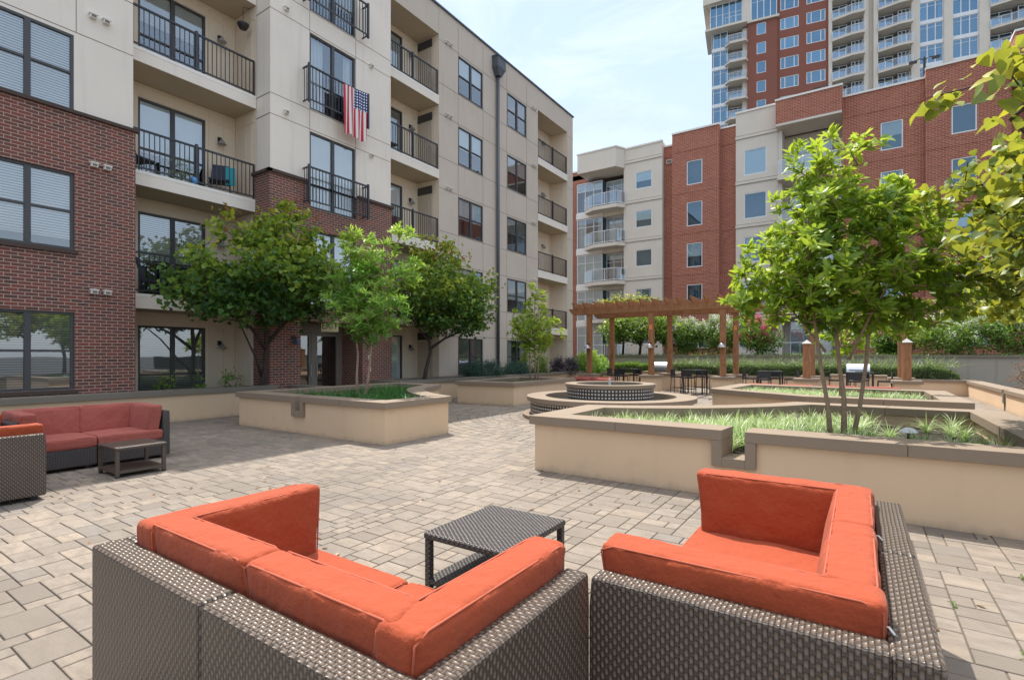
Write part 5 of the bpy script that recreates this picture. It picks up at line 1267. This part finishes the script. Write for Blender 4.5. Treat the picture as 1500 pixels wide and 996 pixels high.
# grass in planters
from math import sin, cos
def in_poly(x, y, P):
    c_ = False; n = len(P)
    for i in range(n):
        (x1,y1),(x2,y2) = P[i], P[(i+1)%n]
        if (y1 > y) != (y2 > y) and x < (x2-x1)*(y-y1)/(y2-y1)+x1: c_ = not c_
    return c_
def grass(label, poly, inset, z, spacing, blades, L, W_, leaf, seed, keep=lambda x,y: 1.):
    r = np.random.default_rng(seed); P = offset(poly, inset); xs = [p[0] for p in P]; ys = [p[1] for p in P]; V, F, rn = [], [], []; cl = []
    x = min(xs)
    while x < max(xs):
        y = min(ys)
        while y < max(ys):
            a, b = x+r.normal()*spacing*.3, y+r.normal()*spacing*.3
            if in_poly(a, b, P) and r.random() < keep(a, b): cl.append((a, b))
            y += spacing
        x += spacing
    n = len(cl)*blades; c_ = np.repeat(np.array(cl), blades, axis=0); az = r.random(n)*2*np.pi; ln = L*(.55+.6*r.random(n)); lean = .35+1.15*r.random(n); w = W_*(.7+.6*r.random(n))
    dx, dy = np.cos(az), np.sin(az); b0 = np.stack([c_[:,0]+dx*.03*r.random(n), c_[:,1]+dy*.03*r.random(n), np.full(n, z)], 1); segs = 4; vs_ = []
    for s in range(segs+1):
        u = s/segs; h = ln*(u-.55*lean*u*u*1.0)*.95; o_ = ln*lean*u**1.6*.75; ww = w*(1-u)**.6*.5+.0006
        cpt = b0+np.stack([dx*o_, dy*o_, h], 1); sd = np.stack([-dy*ww, dx*ww, np.zeros(n)], 1); vs_.append(cpt-sd); vs_.append(cpt+sd)
    V = np.stack(vs_, 1).reshape(-1,3); F = [(2*s,2*s+1,2*s+3,2*s+2) for s in range(segs)]
    rr = np.clip(np.repeat(r.random(len(cl)), blades)*.4+r.random(n)*.6, 0, 1)
    o = build_leaves('ornamental_grass', [(V, F, 2*(segs+1), n, rr)], M[leaf]); tag(o, kind='stuff'); o['label'] = label
grass('pale striped grass filling the big front planter', PB, .45, .45, .235, 62, .40, .0125, 'grassv', 91, keep=lambda x,y: (.98 if y < 8.9 else .5) if x < .1 else (.7 if y < 7.6 else .25))
grass('dark green strappy grass in the planter left of the fountain', PA, .42, .53, .19, 36, .40, .014, 'grassd', 92, keep=lambda x,y: .97 if (x > -9.6 and y < 9.4) else .35)
grass('low striped grass in the middle planter', PC, .4, .52, .19, 30, .30, .012, 'grassv', 93)
grass('low green grass in the planter behind the fountain', PD, .4, .52, .16, 24, .2, .011, 'grassd', 94)
grass('low green grass along the facade planter', [(-12.4,11.9),(-12.4,16.2),(-13.9,16.2),(-13.9,11.9)], .35, .52, .16, 22, .18, .01, 'grassd', 95)
# weeds in paver joints near the front right
r = np.random.default_rng(99); cl = []
for k in range(26): cl.append((X0+round((r.uniform(.35,1.9)-X0)/U)*U+r.normal()*.004, r.uniform(2.2,5.6)))
pts = np.repeat(np.array(cl), 26, axis=0); n = len(pts); p = np.stack([pts[:,0]+r.normal(size=n)*.007, pts[:,1]+r.normal(size=n)*.035, np.full(n,.0)], 1); d = r.normal(size=(n,3)); d[:,2] = np.abs(d[:,2])*.6
o = build_leaves('joint_weeds', [leaf_mesh(p, d, r.normal(size=(n,3)), .02, .008, 'tri', .1)], M['leaf5']); tag(o, kind='stuff'); o['label'] = 'tiny weeds growing in the paver joints'
# fallen leaves
r = np.random.default_rng(123); n = 150; p = np.stack([r.uniform(-9,1.8,n), r.uniform(1.2,12,n), np.full(n,.012)], 1); ok_ = [not (in_poly(a,b,PB) or in_poly(a,b,PA)) and math.hypot(a-FX,b-FY) > 2.4 for a,b,_ in p]; p = p[np.array(ok_)]; n = len(p)
d = r.normal(size=(n,3)); d[:,2] *= .15; o = build_leaves('leaf_litter', [leaf_mesh(p, d, np.array([0,0,1.])+r.normal(size=(n,3))*.2, .055, .03, 'lance', .2)], M['rust']); tag(o, kind='stuff'); o['label'] = 'scattered dry leaves on the pavers'
# balcony items
def patio_chair(label, x, y, z, rz, mat='navy'):
    t = thing('patio_chair', label, 'chair', (x,y,z), rz, 'patio chairs on the balconies'); f = MB(); f.box(-.26,.26,-.26,.26,.36,.40); f.build('seat', M[mat], t)
    f = MB(); v = [(-.26,.24,.4),(.26,.24,.4),(.22,.4,.98),(-.22,.4,.98)]; f.add(v+[(a,b+.03,c_) for a,b,c_ in v], [(0,1,2,3),(7,6,5,4),(0,4,5,1),(1,5,6,2),(2,6,7,3),(3,7,4,0)]); f.build('backrest', M[mat], t)
    for sx in (-1,1):
        for sy in (-1,1): f = MB(); f.tube([(sx*.24,sy*.24,.37),(sx*.26,sy*.27,0)], .014, 6); f.build('leg', M['black'], t)
patio_chair('dark sling chair at the left end of the third level balcony', -14.95, 5.45, 6.1, R(200)); patio_chair('dark sling chair with a teal towel at the right of the third level balcony', -14.95, 7.45, 6.1, R(60))
f = MB(); f.box(-.12,.12,-.015,.015,-.5,0); o = f.build('towel', M['teal']); o.location = (-14.72,7.62,6.88); o.rotation_euler = (0,0,R(60)); tag(o, 'teal towel hanging over the dark balcony chair', 'towel')
patio_chair('dark blue chair on the second level balcony behind the tree', -14.95, 5.85, 3.1, R(150))
patio_chair('round-backed brown chair on the fourth level far balcony', -14.6, 13.4, 9.1, R(90), 'black')
t = thing('hanging_basket', 'dark hanging basket on a hook at the top balcony', 'plant basket', (-14.75,8.0,11.15)); f = MB(); f.lathe(0,0,[(.001,-.16),(.1,-.14),(.16,-.03),(.165,0),(.001,0)],16); f.build('bowl', M['black'], t, True); f = MB(); f.tube([(0,.0,0),(0,.0,.5),(0,.2,.55)], .008, 6); f.build('hook', M['black'], t)
shrub('potted_plant', 'small potted plant on the third level balcony floor', -14.8, 6.4, 6.12, .16, .2, .6, 'leaf2', 66, .08, .04, 16, 8)
f = MB(); f.lathe(0,0,[(.001,0),(.07,.01),(.1,.1),(.08,.2),(.001,.2)],16); o = f.build('glazed_jar', M['blue'], None, True); o.location = (-14.62,6.62,6.1); tag(o, 'small blue glazed jar on the balcony floor', 'jar')
